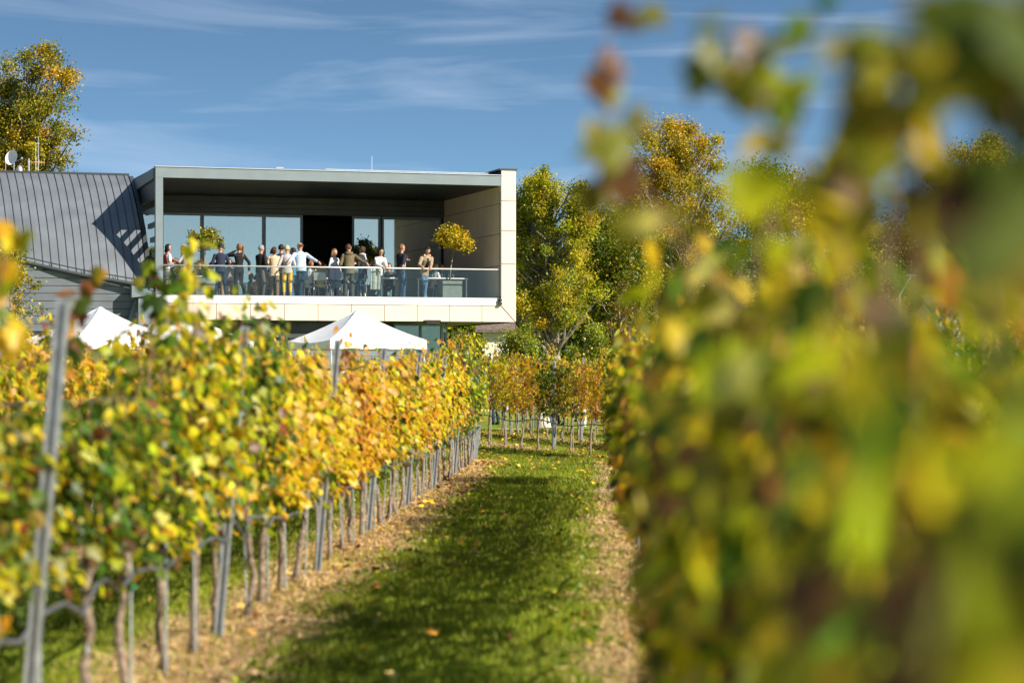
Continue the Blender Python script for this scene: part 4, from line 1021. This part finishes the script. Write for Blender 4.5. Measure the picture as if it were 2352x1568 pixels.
def person(label, px, v, H, yaw, top, legs, hair, hs='short', aL='down', aR='down', legmode='stand', lean=0., sit=False, shoes=(.03, .03, .03), girl=False,
           coat=None, skirt=None, scarf=None, sleeve=1., head=(0, 0), loc=None, vest=None, hood=None, bare=False, railL=None, railR=None, trou=True, extra=None):
    base = loc if loc else F(u_px(px, v), v, FLOOR+.005)
    e = empty('person', base, FTH+math.radians(yaw), label, 'person')
    sh = H*(.094 if girl else .108); hipw = H*(.050 if girl else .048)
    pz = H*.525 if not sit else .50
    pel = Vector((0, 0 if not sit else -.05, pz)); la = math.radians(lean); sd = Vector((0, math.sin(la), math.cos(la)))
    ch = pel+sd*H*.22; nk = pel+sd*H*.315; up = Vector((0, math.sin(la*.5), math.cos(la*.5)))
    if lean > 0 and not sit:
        for q in (pel,): q.y -= math.sin(la)*H*.10
        ch = pel+sd*H*.22; nk = pel+sd*H*.315
    ht, hy = head; hd = nk+up*H*.094+Vector((0, .012, 0))
    fx = lambda c, rx, ry: (c, rx*H, ry*H)
    def loft(mb, secs, n=14):
        vs = []
        for c, rx, ry in secs:
            for i in range(n): t = 2*math.pi*i/n; q = Vector((math.cos(t)*rx, math.sin(t)*ry*math.cos(la), -math.sin(t)*ry*math.sin(la))); vs.append(Vector(c)+q)
        b = len(secs)
        mb.add(vs, [(i*n+k, i*n+(k+1) % n, (i+1)*n+(k+1) % n, (i+1)*n+k) for i in range(b-1) for k in range(n)]+[tuple(range(n-1, -1, -1)), tuple(range((b-1)*n, b*n))])
    wst = .068 if girl else .082
    def torso(mb, g=0., lo=0.):
        secs = [fx(pel-sd*H*(.035+lo), .082+g, .062+g), fx(pel+sd*H*.02, .088+g, .064+g), fx(pel+sd*H*.10, wst+g, .054+g), fx(pel+sd*H*.19, .086+g, .062+g), fx(pel+sd*H*.25, .100+g, .066+g), fx(pel+sd*H*.285, .078+g*.8, .050+g), fx(nk, .040+g*.5, .036+g*.5)]
        loft(mb, secs)
    # joints
    SL, SR = nk+Vector((-sh, 0, 0))-sd*H*.050, nk+Vector((sh, 0, 0))-sd*H*.050
    irot = Matrix.Rotation(-math.radians(yaw), 3, 'Z')
    def target(spec, side, S, rl):
        if rl is not None:                              # hand on the balcony rail, offset du along it
            u0 = (base-FO).dot(FU); v0 = (base-FO).dot(FV)
            return irot @ Vector((rl, .067-v0, 0))+Vector((0, 0, 1.035))
        o = ARM[spec] if isinstance(spec, str) else spec; k = H/1.75
        return S+Vector((side*(o[0]-.02)*k if spec not in ('chest', 'belly', 'face', 'phone') else -side*o[0]*k, o[1]*k, o[2]*k))
    A, Bf = H*.172, H*.150
    TL, TR = target(aL, -1, SL, railL), target(aR, 1, SR, railR)
    EL_, TL = ik(SL, TL, A, Bf, (-.55, -.5, -.7)); ER, TR = ik(SR, TR, A, Bf, (.55, -.5, -.7))
    hipL, hipR = pel+Vector((-hipw, 0, -.02)), pel+Vector((hipw, 0, -.02)); az = .075
    fl = dict(stand=((-.11, 0), (.11, .02)), cross=((.05, .06), (-.04, -.02)), step=((-.08, .20), (.10, -.16)), wide=((-.17, .0), (.17, .05)), bent=((-.06, .0), (.10, -.22)), back=((-.10, -.28), (.09, -.20)))[legmode]
    if sit: FLt, FRt = Vector((-.11, .42, az)), Vector((.12, .38, az))
    else: FLt, FRt = Vector((fl[0][0], fl[0][1], az)), Vector((fl[1][0], fl[1][1], az+(.10 if legmode == 'bent' else 0)))
    T_, S_ = H*.245, H*.235
    KL, FLt = ik(hipL, FLt, T_, S_, (-.15, 1, .3)); KR, FRt = ik(hipR, FRt, T_, S_, (.15, 1, .3))
    # ---- body: one continuous surface
    b = MB(); torso(b, -.004)
    capsule(b, nk-sd*.02, nk+up*H*.05, .030*H, .030*H)
    Rh = Euler((math.radians(ht)-la*.4, 0, math.radians(hy))).to_matrix()
    def hf(q):                                          # cranium to chin, flattened sides
        if q.z < 0: q = Vector((q.x*(1+.38*q.z/(.066*H)*.6), q.y*(1+.12*q.z/(.066*H)), q.z))
        return q
    b.ell(hd, (.046*H, .057*H, .068*H), 16, 12, Rh, hf)
    b.ell(hd+Rh @ Vector((0, .053*H, -.006*H)), (.008*H, .013*H, .014*H), 8, 6, Rh); b.ell(hd+Rh @ Vector((0, .040*H, -.045*H)), (.018*H, .016*H, .014*H), 8, 6, Rh)
    b.ell(hd+Rh @ Vector((0, .047*H, -.027*H)), (.014*H, .008*H, .005*H), 8, 6, Rh)
    for s in (-1, 1): b.ell(hd+Rh @ Vector((s*.043*H, .0, -.004*H)), (.006*H, .011*H, .016*H), 8, 6, Rh)
    for S, E, T in ((SL, EL_, TL), (SR, ER, TR)):
        capsule(b, S, E, .030*H, .022*H); capsule(b, E, T, .022*H, .015*H)
        d = (T-E).normalized(); b.ell(T+d*.04, (.036, .036, .045), 8, 6)
    for Hp, K, Ft in ((hipL, KL, FLt), (hipR, KR, FRt)):
        capsule(b, Hp, K, .048*H, .031*H); capsule(b, K, Ft, .031*H, .020*H)
        b.ell(Ft+Vector((0, .05, -.04)), (.038, .10, .032), 10, 6)
    bo = remesh('body', b, [SKIN, SKIN2], e, .013)
    # fingers and eyes joined on as real geometry
    f = MB()
    for side, E, T in ((-1, EL_, TL), (1, ER, TR)):
        d = (T-E).normalized(); x = d.cross(Vector((0, 0, 1))); x = x.normalized() if x.length > .1 else Vector((1, 0, 0)); nrm = x.cross(d); p0 = T+d*.065
        for q, ln in zip((-1.5, -.5, .5, 1.5), (.060, .075, .080, .066)):
            r0 = p0+x*q*.018; k1 = r0+d*ln*.45-nrm*.008; k2 = k1+d*ln*.3-nrm*.024; k3 = k2+d*ln*.06-nrm*.028; f.tube([r0-d*.02, r0, k1, k2, k3], [.009, .009, .0085, .008, .006], 6)
        t0 = T+d*.015+x*side*-.030; f.tube([t0, t0+x*side*-.018+d*.025-nrm*.01, t0+x*side*-.020+d*.055-nrm*.022], [.011, .010, .007], 6)
    for s in (-1, 1):
        f.cur = 1; f.ell(hd+Rh @ Vector((s*.017*H, .0475*H, .006*H)), (.007*H, .004*H, .004*H), 6, 4, Rh)
    f.cur = 1; f.ell(hd+Rh @ Vector((0, .0535*H, -.028*H)), (.012*H, .003*H, .002*H), 6, 4, Rh)
    me = bo.data; tmp = bpy.data.meshes.new('t'); import bmesh
    bm = bmesh.new(); bm.from_mesh(me); tmp.from_pydata(f.v, [], f.f); tmp.polygons.foreach_set('material_index', f.mi); tmp.polygons.foreach_set('use_smooth', [True]*len(f.f)); bm.from_mesh(tmp); bm.to_mesh(me); bm.free(); bpy.data.meshes.remove(tmp)
    # ---- clothing
    def sleeves(mb, g, k):
        for S, E, T in ((SL, EL_, TL), (SR, ER, TR)):
            if k <= .5: capsule(mb, S, S.lerp(E, k*2), .034*H+g, .029*H+g)
            else: capsule(mb, S, E, .034*H+g, .031*H+g); capsule(mb, E, E.lerp(T, min(1, (k-.5)*2)), .032*H+g, .023*H+g)
    t = MB(); torso(t, .006, .03 if not coat else .0); sleeves(t, 0.0, sleeve)
    mats = [cm(top)]; sp = None
    if vest: mats.append(cm(vest)); sp = lambda c: 1 if abs(c.x) < sh*.75 and c.z < nk.z-.01 else 0
    o = remesh('top', t, mats, e, .014, sp)
    if coat:
        c = MB(); lo = coat[1]; torso(c, .014, .02); sleeves(c, .008, sleeve)
        loft(c, [fx(pel+Vector((0, 0, -lo*H)), .092+lo*.12, .080+lo*.10), fx(pel+Vector((0, 0, -lo*H*.5)), .098+lo*.05, .076), fx(pel+sd*H*.03, .095, .072)])
        remesh('coat', c, [cm(coat[0])], e, .015)
        if len(coat) > 2:                               # open front showing the shirt
            q = MB(); loft(q, [fx(pel+sd*H*.01+Vector((0, .046*H, 0)), .034, .055), fx(pel+sd*H*.12+Vector((0, .044*H, 0)), .036, .055), fx(pel+sd*H*.27+Vector((0, .036*H, 0)), .040, .047)]); remesh('shirt_front', q, [cm(coat[2])], e, .014)
    if trou:
        l_ = MB(); loft(l_, [fx(pel-Vector((0, 0, .05*H)), .086, .068), fx(pel+sd*H*.0, .092, .070), fx(pel+sd*H*.035, .086, .064)])
        for Hp, K, Ft in ((hipL, KL, FLt), (hipR, KR, FRt)):
            capsule(l_, Hp, K, .053*H, .036*H); capsule(l_, K, Ft+(K-Ft)*(.0 if not bare else .28), .035*H, .028*H)
        remesh('trousers', l_, [cm(legs)], e, .014)
    if skirt:
        s_ = MB(); col, lo = skirt; hp = pel if not sit else pel+Vector((0, .15, 0))
        loft(s_, [fx(hp+Vector((0, .02, -lo*H)), .115, .10), fx(hp+Vector((0, 0, -lo*H*.5)), .105, .088), fx(pel+sd*H*.05, .078, .062)]); remesh('skirt', s_, [cm(col)], e, .015)
    sn = MB()
    for K, Ft in ((KL, FLt), (KR, FRt)):
        sn.ell(Ft+Vector((0, .055, -.042)), (.044, .125, .038), 10, 8); sn.ell(Ft+Vector((0, -.01, -.025)), (.042, .050, .05), 8, 6)
    remesh('shoes', sn, [cm(shoes, .5)], e, .014)
    # ---- hair
    h = MB(); hk = H
    full = MB(); full.ell((0, 0, 0), (.057*hk, .067*hk, .072*hk), 18, 14)
    if hs == 'bald': keep = lambda q: q.z > -.02*hk and q.y < -.01*hk and q.z < .042*hk
    elif hs in ('short', 'grey'): keep = lambda q: (q.y < .012*hk and q.z > -.035*hk) or q.z > .036*hk
    else: keep = lambda q: (q.y < .006*hk and q.z > -.060*hk) or q.z > .034*hk
    ids = [i for i, fc in enumerate(full.f) if all(keep(Vector(full.v[k])) for k in fc)]
    off = hd+Rh @ Vector((0, -.006*hk, .008*hk))
    for i in ids:
        fc = full.f[i]; outv = [off+Rh @ Vector(full.v[k]) for k in fc]; inv = [off+Rh @ (Vector(full.v[k])*.86) for k in fc]; n = len(fc)
        h.add(outv+inv, [tuple(range(n)), tuple(range(2*n-1, n-1, -1))]+[(k, k+n, (k+1) % n+n, (k+1) % n) for k in range(n)])
    Rb = lambda x, y, z: hd+Rh @ Vector((x*hk, y*hk, z*hk))
    if hs in ('bob', 'long', 'curly'):
        ln = dict(bob=-.075, curly=-.09, long=-.17)[hs]
        for s in (-1, 0, 1):
            h.tube([Rb(s*.040, -.022, .03), Rb(s*.050, -.028, -.03), Rb(s*.046, -.038, ln*.8), Rb(s*.036, -.034, ln)], [.022*hk, .026*hk, .024*hk, .010*hk], 8)
    if hs == 'curly':
        r2 = random.Random(3)
        for k in range(22): a = r2.uniform(0, 6.28); h.ell(Rb(.048*math.cos(a), -.02+.030*math.sin(a), r2.uniform(-.07, .05)), (.016*hk,)*3, 6, 5)
    if hs == 'pony': h.tube([Rb(0, -.055, .035), Rb(0, -.088, .015), Rb(.004, -.085, -.06), Rb(.0, -.075, -.16), Rb(0, -.07, -.2)], [.012*hk, .022*hk, .024*hk, .018*hk, .004*hk], 8)
    if hs == 'bun': h.ell(Rb(0, -.06, .03), (.026*hk,)*3, 8, 6)
    remesh('hair', h, [cm([c_*.62 for c_ in hair], .6)], e, .011, smooth=1)
    if scarf:
        s = MB(); pts = [nk+sd*.02+Vector((math.cos(a)*.055*H, math.sin(a)*.052*H, .01*math.sin(a*2))) for a in np.linspace(0, 6.28, 14)]; s.tube(pts, .022*H, 8)
        s.tube([nk+Vector((.05*H, .05*H, 0)), ch+Vector((.05*H, .075*H, 0)), pel+sd*H*.08+Vector((.045*H, .085*H, 0))], [.020*H, .022*H, .020*H], 8)
        s.tube([nk+Vector((0, -.05*H, 0)), ch+Vector((.02*H, -.075*H, -.02)), pel+sd*H*.03+Vector((.02*H, -.085*H, 0))], [.020*H, .022*H, .018*H], 8); remesh('scarf', s, [cm(scarf)], e, .014)
    if hood:
        s = MB(); s.ell(nk+Vector((0, -.055*H, -.015*H)), (.075*H, .045*H, .045*H), 12, 8); s.tube([nk+Vector((math.cos(a)*.06*H, math.sin(a)*.05*H-.01, .01)) for a in np.linspace(2.6, 6.8, 9)], .022*H, 8); remesh('hood', s, [cm(hood)], e, .014)
    if extra == 'glasses' or extra == 'sunglasses':
        s = MB()
        for q in (-1, 1): s.ell(Rb(q*.019, .055, .006), (.014*hk, .004*hk, .010*hk), 10, 6, Rh); s.tube([Rb(q*.033, .05, .008), Rb(q*.046, .0, .008)], .0022, 5)
        s.tube([Rb(-.008, .057, .008), Rb(.008, .057, .008)], .0025, 5); s.build('glasses', M['black'], e)
    e['_h'] = 0; del e['_h']
    return e, base+Matrix.Rotation(FTH+math.radians(yaw), 3, 'Z') @ TR, base+Matrix.Rotation(FTH+math.radians(yaw), 3, 'Z') @ TL

NAVY = (.018, .024, .045); BLK = (.012, .012, .014); JEAN = (.05, .10, .19); DJEAN = (.018, .035, .065); WHT = (.72, .70, .69); YEL = (.80, .50, .03)
person("woman with dark curly hair, white blouse and red vest at the left rail end", 383, .75, 1.70, -75, WHT, (.30, .22, .17), (.03, .02, .015), 'curly', 'hold', 'belly', 'step', 6, girl=True, vest=(.42, .03, .04), sleeve=.35, shoes=(.55, .40, .30), bare=True, extra='glasses', skirt=((.10, .09, .085), .16))
person('white-haired woman in grey top with a long yellow scarf', 425, .8, 1.70, 70, (.30, .27, .25), BLK, (.75, .72, .66), 'bob', 'hold', 'fwd', 'stand', 4, girl=True, scarf=(.85, .48, .02), sleeve=.55, extra='sunglasses')
person('man in a dark navy sweater from behind', 507, .75, 1.74, -4, NAVY, DJEAN, (.03, .022, .02), 'short', 'belly', 'belly', 'wide', 10, head=(-18, 12))
person('woman in black with a long light brown ponytail', 549, .9, 1.76, 22, BLK, BLK, (.34, .16, .07), 'pony', 'face', 'back', 'bent', -2, girl=True, head=(0, 30))
person('grey-haired man in a black jacket and brown trousers facing right', 598, .8, 1.72, -62, BLK, (.10, .085, .07), (.42, .40, .38), 'grey', 'chest', 'belly', 'stand', 5, coat=(BLK, .03), extra='glasses', head=(-14, 0))
person('woman with a brown bob and a long peach blouse', 630, .7, 1.66, -12, (.66, .42, .26), (.22, .14, .08), (.10, .035, .02), 'bob', 'belly', 'chest', 'step', 3, girl=True, coat=((.66, .44, .28), .10), shoes=(.45, .2, .12), head=(-8, -35))
person('dark-haired man in a dark suit standing behind the blond woman', 646, 1.7, 1.80, -30, (.05, .055, .06), DJEAN, (.02, .015, .012), 'short', 'belly', 'down', 'stand', 0, coat=((.035, .038, .045), .06))
person('woman with short blond hair in grey top and bright yellow trousers', 660, .6, 1.72, -3, (.42, .38, .38), YEL, (.70, .55, .30), 'short', 'down', 'belly', 'stand', 4, girl=True, shoes=(.45, .25, .2), bare=True, head=(-6, -20))
person('dark-haired person in blue between the blond woman and the light blue shirt', 673, 1.8, 1.70, 60, (.03, .22, .42), JEAN, (.015, .012, .012), 'short', 'belly', 'belly', 'stand', 0)
person('man in a light blue shirt with both arms spread along the rail', 691, .62, 1.83, 6, (.42, .50, .66), DJEAN, (.10, .05, .03), 'bald', railL=-.62, railR=.68, legmode='cross', lean=9, sleeve=.85, head=(0, 35), coat=((.42, .50, .66), .01))
person('woman with wavy light brown hair in a loose white top turning round', 768, 1.2, 1.66, -140, WHT, (.03, .03, .035), (.30, .17, .08), 'curly', 'down', 'belly', 'stand', 0, girl=True, coat=(WHT, .04), trou=True)
person('man in a hooded olive parka leaning an arm on the rail', 802, .62, 1.80, -4, (.13, .105, .055), (.07, .075, .06), (.10, .05, .03), 'short', 'belly', 'down', 'stand', 8, coat=((.14, .11, .06), .08), hood=(.13, .10, .055), railR=.62, head=(0, -45))
person('woman in a dark coat and pale scarf with rolled up jeans', 833, .95, 1.74, 40, (.03, .035, .045), JEAN, (.12, .06, .04), 'bun', 'belly', 'belly', 'stand', 2, girl=True, coat=((.022, .028, .038), .14), scarf=(.48, .46, .46), bare=True, shoes=(.2, .12, .08))
person('woman with sunglasses and white cardigan leaning forward on the rail', 870, .62, 1.70, -165, WHT, DJEAN, (.015, .012, .012), 'bob', legmode='cross', lean=20, girl=True, coat=((.66, .64, .65), .05), railL=.12, railR=-.02, shoes=WHT, extra='sunglasses', head=(-8, -25))
_, hr, hl = person('man in a navy blazer and light blue shirt holding a wine glass', 921, .80, 1.83, -72, (.45, .55, .70), JEAN, (.30, .15, .07), 'short', 'hold', 'back', 'stand', 4, coat=((.016, .018, .032), .08, (.45, .56, .72)), railR=-.12, extra='glasses', shoes=(.04, .03, .03))
person('man in an open camouflage parka and faded jeans bending over the rail', 976, .60, 1.78, -168, (.02, .02, .024), (.10, .17, .27), (.03, .02, .018), 'short', legmode='cross', lean=24, coat=((.30, .22, .14), .06, (.02, .02, .025)), railL=.05, railR=-.22, shoes=WHT, head=(-25, 0), hood=(.58, .40, .33))
def seated(label, px, v, yaw, top, legs, hair, hs='bob', H=1.68, **k): return person(label, px, v, H, yaw, top, legs, hair, hs, 'table', 'lap', 'stand', 8, sit=True, **k)
SE = [('seated person in a white top and long brown coat behind the navy sweater', 527, 1.5, 150, WHT, (.24, .13, .08), (.03, .02, .02), dict(coat=((.62, .56, .54), .02))),
      ('seated red-haired woman in white behind the spread arm', 712, 1.9, -60, WHT, BLK, (.36, .12, .04), dict(girl=True)),
      ('seated person in a mustard yellow jacket behind the dark coat', 737, 1.6, -20, (.62, .42, .10), (.10, .07, .05), (.16, .07, .03), dict()),
      ('seated person with sunglasses and blue top next to the olive parka', 814, 2.1, 165, (.05, .09, .16), DJEAN, (.10, .05, .03), dict(extra='sunglasses')),
      ('seated person in dark clothes behind the table near the white cardigan', 893, 3.0, 170, (.03, .03, .03), BLK, (.05, .03, .02), dict()),
      ('blond child in a white top sitting at the right table', 1000, 1.9, -70, WHT, BLK, (.62, .42, .18), dict(H=1.55, girl=True)),
      ('seated brown-haired person at the right table beside the blond child', 1016, 2.9, 170, (.12, .08, .07), BLK, (.12, .06, .05), dict()),
      ('seated person in black at the leftmost table behind the yellow scarf', 458, 3.2, 170, BLK, BLK, (.03, .02, .02), dict()),
      ('seated dark-haired person beside the small tree on the balcony', 485, 4.0, -150, (.03, .03, .035), BLK, (.02, .015, .015), dict()),
      ('seated woman in dark patterned clothes on the far side of the table', 745, 3.6, 175, (.10, .05, .05), BLK, (.07, .04, .03), dict(girl=True))]

def chair(px, v, yaw, label):
    e = empty('chair', F(u_px(px, v), v, FLOOR+.004), FTH+math.radians(yaw), label, 'chair', 'aluminium chairs on the balcony')
    m = MB(); m.box(-.21, .21, -.22, .20, .445, .47); m.build('seat', M['alu'], e)
    m = MB(); m.box(-.2, .2, -.262, -.242, .62, .88); m.build('backrest', M['alu'], e)
    for sx in (-1, 1):
        m = MB(); m.tube([(sx*.20, .19, .44), (sx*.22, .24, 0)], .014, 6); m.build('leg', M['alu'], e)
        m = MB(); m.tube([(sx*.20, -.28, .90), (sx*.20, -.20, .44), (sx*.22, -.28, 0)], .014, 6); m.build('leg', M['alu'], e)
for lab, px, v, yaw, a, b_, c, kw in SE:
    seated(lab, px, v, yaw, a, b_, c, **kw); chair(px, v+.0, yaw, 'metal chair under the '+lab.replace('seated ', '').split(' in ')[0].split(' with ')[0].split(' beside')[0][:60]+f' at {"left" if px < 600 else "centre" if px < 850 else "right"}')
chair(826, 1.25, -20, 'empty metal chair between the olive parka and the dark coat')
chair(775, .95, 0, 'metal chair with a dark jacket over its back, by the woman in white')
# dark jacket hanging on that chair
p = F(u_px(770, .62), .62, FLOOR); m = MB(); m.ell((0, 0, .80), (.22, .07, .30), 12, 10); m.ell((-.17, -.03, .74), (.09, .06, .28), 10, 8); m.ell((.05, .0, .50), (.17, .06, .2), 10, 8)
j = empty('jacket', p, FTH, 'dark navy jacket draped over the chair back by the rail', 'jacket'); remesh('cloth', m, [cm(NAVY)], j, .016)
# plaid scarf over the rail
m = MB(); n = 7; vs = [(-.16+.32*i/n+.012*math.sin(i*2), .02*math.sin(i*1.7)+s, z) for s, z in ((.0, 1.04), (-.05, .8), (-.04, .55), (.02, .30)) for i in range(n+1)]
m.add(vs, [(r*(n+1)+i, r*(n+1)+i+1, (r+1)*(n+1)+i+1, (r+1)*(n+1)+i) for r in range(3) for i in range(n)])
def plaid():
    m_ = mat('plaid', (.62, .62, .58), .9); nn, ll = m_.node_tree.nodes, m_.node_tree.links; b_ = nn.new('ShaderNodeTexBrick'); b_.inputs['Scale'].default_value = 9; b_.inputs['Color1'].default_value = (.66, .65, .6, 1); b_.inputs['Color2'].default_value = (.5, .5, .47, 1); b_.inputs['Mortar'].default_value = (.08, .09, .09, 1); b_.inputs['Mortar Size'].default_value = .035
    t_ = nn.new('ShaderNodeTexCoord'); mp_ = nn.new('ShaderNodeMapping'); mp_.inputs['Rotation'].default_value = (math.pi/2, 0, 0); ll.new(t_.outputs['Object'], mp_.inputs[0]); ll.new(mp_.outputs[0], b_.inputs[0]); ll.new(b_.outputs[0], nn['Principled BSDF'].inputs['Base Color']); return m_
o = m.build('plaid_scarf', plaid(), loc=F(u_px(862, .25), .28, FLOOR)); o.rotation_euler = (0, 0, FTH); so_ = o.modifiers.new('s', 'SOLIDIFY'); so_.thickness = .02; tag(o, 'black and white checked scarf hanging down at the rail', 'scarf')

# wine glass in the raised hand
def wineglass(loc, label, wine=True):
    e = empty('wine_glass', loc, 0, label, 'glass'); m = MB(); m.tube([(0, 0, 0), (0, 0, .004)], .032, 12); m.tube([(0, 0, .004), (0, 0, .085)], .004, 6); m.build('stem', M['lowglass'], e)
    m = MB(); m.tube([(0, 0, .085), (0, 0, .11), (0, 0, .14), (0, 0, .19)], [.01, .034, .040, .031], 14, cap=False); m.build('bowl', glass_mat('wine_glass', (.85, .88, .9), .22), e)
    if wine: m = MB(); m.tube([(0, 0, .09), (0, 0, .11), (0, 0, .128)], [.009, .032, .037], 12); m.build('wine', cm((.10, .01, .02), .2), e)
wineglass(hl+Vector((.04, 0, -.03)), 'glass of red wine in the hand of the man in the blazer')

def table(px, v, w, d, label, h=.74):
    e = empty('terrace_table', F(u_px(px, v), v, FLOOR+.004), FTH, label, 'table', 'white-topped tables on the balcony')
    m = MB(); m.box(-w/2, w/2, -d/2, d/2, h-.03, h); m.build('tabletop', M['white'], e)
    for sx in (-1, 1):
        for sy in (-1, 1): m = MB(); x, y = sx*(w/2-.05), sy*(d/2-.05); m.box(x-.02, x+.02, y-.02, y+.02, 0, h-.032); m.build('leg', M['alu'], e)
    return F(u_px(px, v), v, FLOOR+h+.004)
ta = table(898, 1.7, .9, .7, 'white table between the white cardigan and the navy blazer')
tb = table(1016, 1.5, 1.6, .8, 'long white table beside the planter at the right')
tc_ = table(470, 2.3, 1.5, .8, 'white table with dark cloth at the left end of the balcony')
table(740, 2.6, 1.5, .8, 'white table behind the mustard yellow jacket')
green = glass_mat('green_glass', (.10, .45, .14), .12); clear = glass_mat('clear_glass', (.75, .85, .86), .2)
for i, (du, dv, mt, hh, lab) in enumerate(((.22, .0, 'g', .28, 'green wine bottle on the right table, nearer the trunk'), (.10, .1, 'g', .26, 'green bottle on the right table beside another'), (-.02, -.05, 'c', .22, 'clear water bottle left of the green bottles'), (.42, .1, 'c', .25, 'clear carafe right of the green bottles'), (-.3, -.1, 'c', .2, 'clear water jug at the left of the right table'))):
    m = MB(); m.tube([(0, 0, 0), (0, 0, hh*.6), (0, 0, hh*.75), (0, 0, hh)], [.038, .038, .015, .013], 12); o = m.build('bottle', green if mt == 'g' else clear, loc=tb+FU*du+FV*dv); tag(o, lab, 'bottle')
for i, (du, lab) in enumerate(((-.3, 'clear bottle on the leftmost balcony table, left one of three'), (.1, 'clear bottle on the leftmost balcony table, middle one of three'), (.35, 'clear bottle on the leftmost balcony table, right one of three'))):
    m = MB(); m.tube([(0, 0, 0), (0, 0, .17), (0, 0, .21), (0, 0, .28)], [.038, .038, .015, .013], 12); tag(m.build('bottle', clear, loc=tc_+FU*du), lab, 'bottle')

def potted(px, v, pxp, crown_py, w, h, pal, label, seed, nl, dark=False):
    base = F(u_px(pxp, v), v, FLOOR+.004)
    e = empty('planter', base, FTH, 'square grey planter holding the '+label.split(' at ')[0].split(' in ')[0], 'planter', 'square planters on the balcony')
    m = MB(); s = .34; m.box(-s, s, -s, s, 0, .58); m.box(-s-.012, s+.012, -s-.012, s+.012, .582, .62); m.build('pot', M['planter'], e)
    m = MB(); m.box(-s+.03, s-.03, -s+.03, s-.03, .6205, .63); m.build('soil', M['darkbark'], e)
    t = empty('potted_tree', base+Vector((0, 0, .63)), 0, label, 'tree', 'small ball-headed trees on the balcony')
    rng = np.random.default_rng(seed); rr = random.Random(seed); Yc = base.y; c = at(px, crown_py, Yc)-(base+Vector((0, 0, .63))); c.y = 0
    m = MB(); m.tube([(0, 0, 0), c*.3+Vector((-.02, 0, 0)), c*.6, c], [.03, .026, .022, .015], 8); rw, rh = w/FPX*Yc/2, h/FPX*Yc/2; cen = []
    for k in range(46):
        d = rng.normal(0, 1, 3); d /= np.linalg.norm(d); d[2] = abs(d[2])*1.6-.75 if rng.random() < .8 else d[2]; d = d/max(1, np.linalg.norm(d)); q = np.array(c)+d*np.array([rw, rw, rh])*rng.random()**.4*.88; cen.append(q)
        a = c*.72 if d[2] < .1 else c*.85; m.tube([a, (a+Vector(q))/2+Vector((0, 0, -.03)), Vector(q)], [.009, .006, .003], 5)
    m.build('trunk', M['trunk' if not dark else 'darkbark'], t, smooth=True); cen = np.array(cen); idx = rng.integers(0, len(cen), nl)
    P = cen[idx]+rng.normal(0, 1, (nl, 3))*rng.uniform(.04, .12, len(cen))[idx][:, None]; V, Fc = scatter(DV, DF, P, rot_from(rng.normal(0, 1, (nl, 3))+np.array([0, 0, .4]), rng.uniform(0, 6.28, nl)), rng.uniform(.04, .085, nl))
    link_mesh('crown', tri_mesh('crown', V, Fc, np.repeat(tints(pal, nl, rng), 4, 0)), M['treeleaf'], t)
potted(1044, 1.0, 1033, 552, 100, 80, dict(yellow=3.5, gold=1, olive=3, lime=3, green=1), 'bright yellow-green ball-headed tree at the right end of the balcony', 7, 5200)
potted(471, 1.1, 470, 551, 92, 72, dict(olive=4, green=3, yellow=1, orange=.8, brown=.6), 'olive-green ball-headed tree at the left end of the balcony', 8, 2600)
potted(835, 5.6, 835, 575, 66, 62, dict(dgreen=4, green=1), 'dark shaded bush in front of the glazing behind the olive parka', 9, 1500, True)

# people on the lawn behind the cross rows (glimpsed between the vines)
LW = [('woman in a bright yellow coat and blue jeans beyond the cross rows', 1165, 73, YEL, JEAN, 160, (YEL, .13)), ('person in a blue jacket left of the yellow coat', 1140, 74, (.10, .14, .22), DJEAN, 30, None), ('person in dark jeans standing right of the round table', 1268, 72, (.04, .05, .07), JEAN, 200, None), ('person in a navy coat right of the dark jeans', 1290, 73, NAVY, NAVY, 120, (NAVY, .1)),
      ('person in a pink top among the cross rows', 1195, 76, (.55, .35, .38), DJEAN, 0, None), ('person in black near the pale tree trunk', 1225, 78, BLK, BLK, 90, None), ('person in a lilac shirt near the right benches', 1375, 76, (.45, .40, .55), DJEAN, -60, None), ('person in a black jacket by the far benches', 1330, 79, BLK, DJEAN, 30, None)]
for lab, px, Y, a, b_, yaw, ct in LW:
    person(lab, px, 0, rnd.uniform(1.68, 1.84), yaw, a, b_, rnd.choice([(.03, .02, .02), (.12, .06, .03), (.4, .28, .14)]), 'short', 'belly', 'down', coat=ct, loc=Vector(((px-1176)/FPX*Y, Y, gz(Y)+.005)))
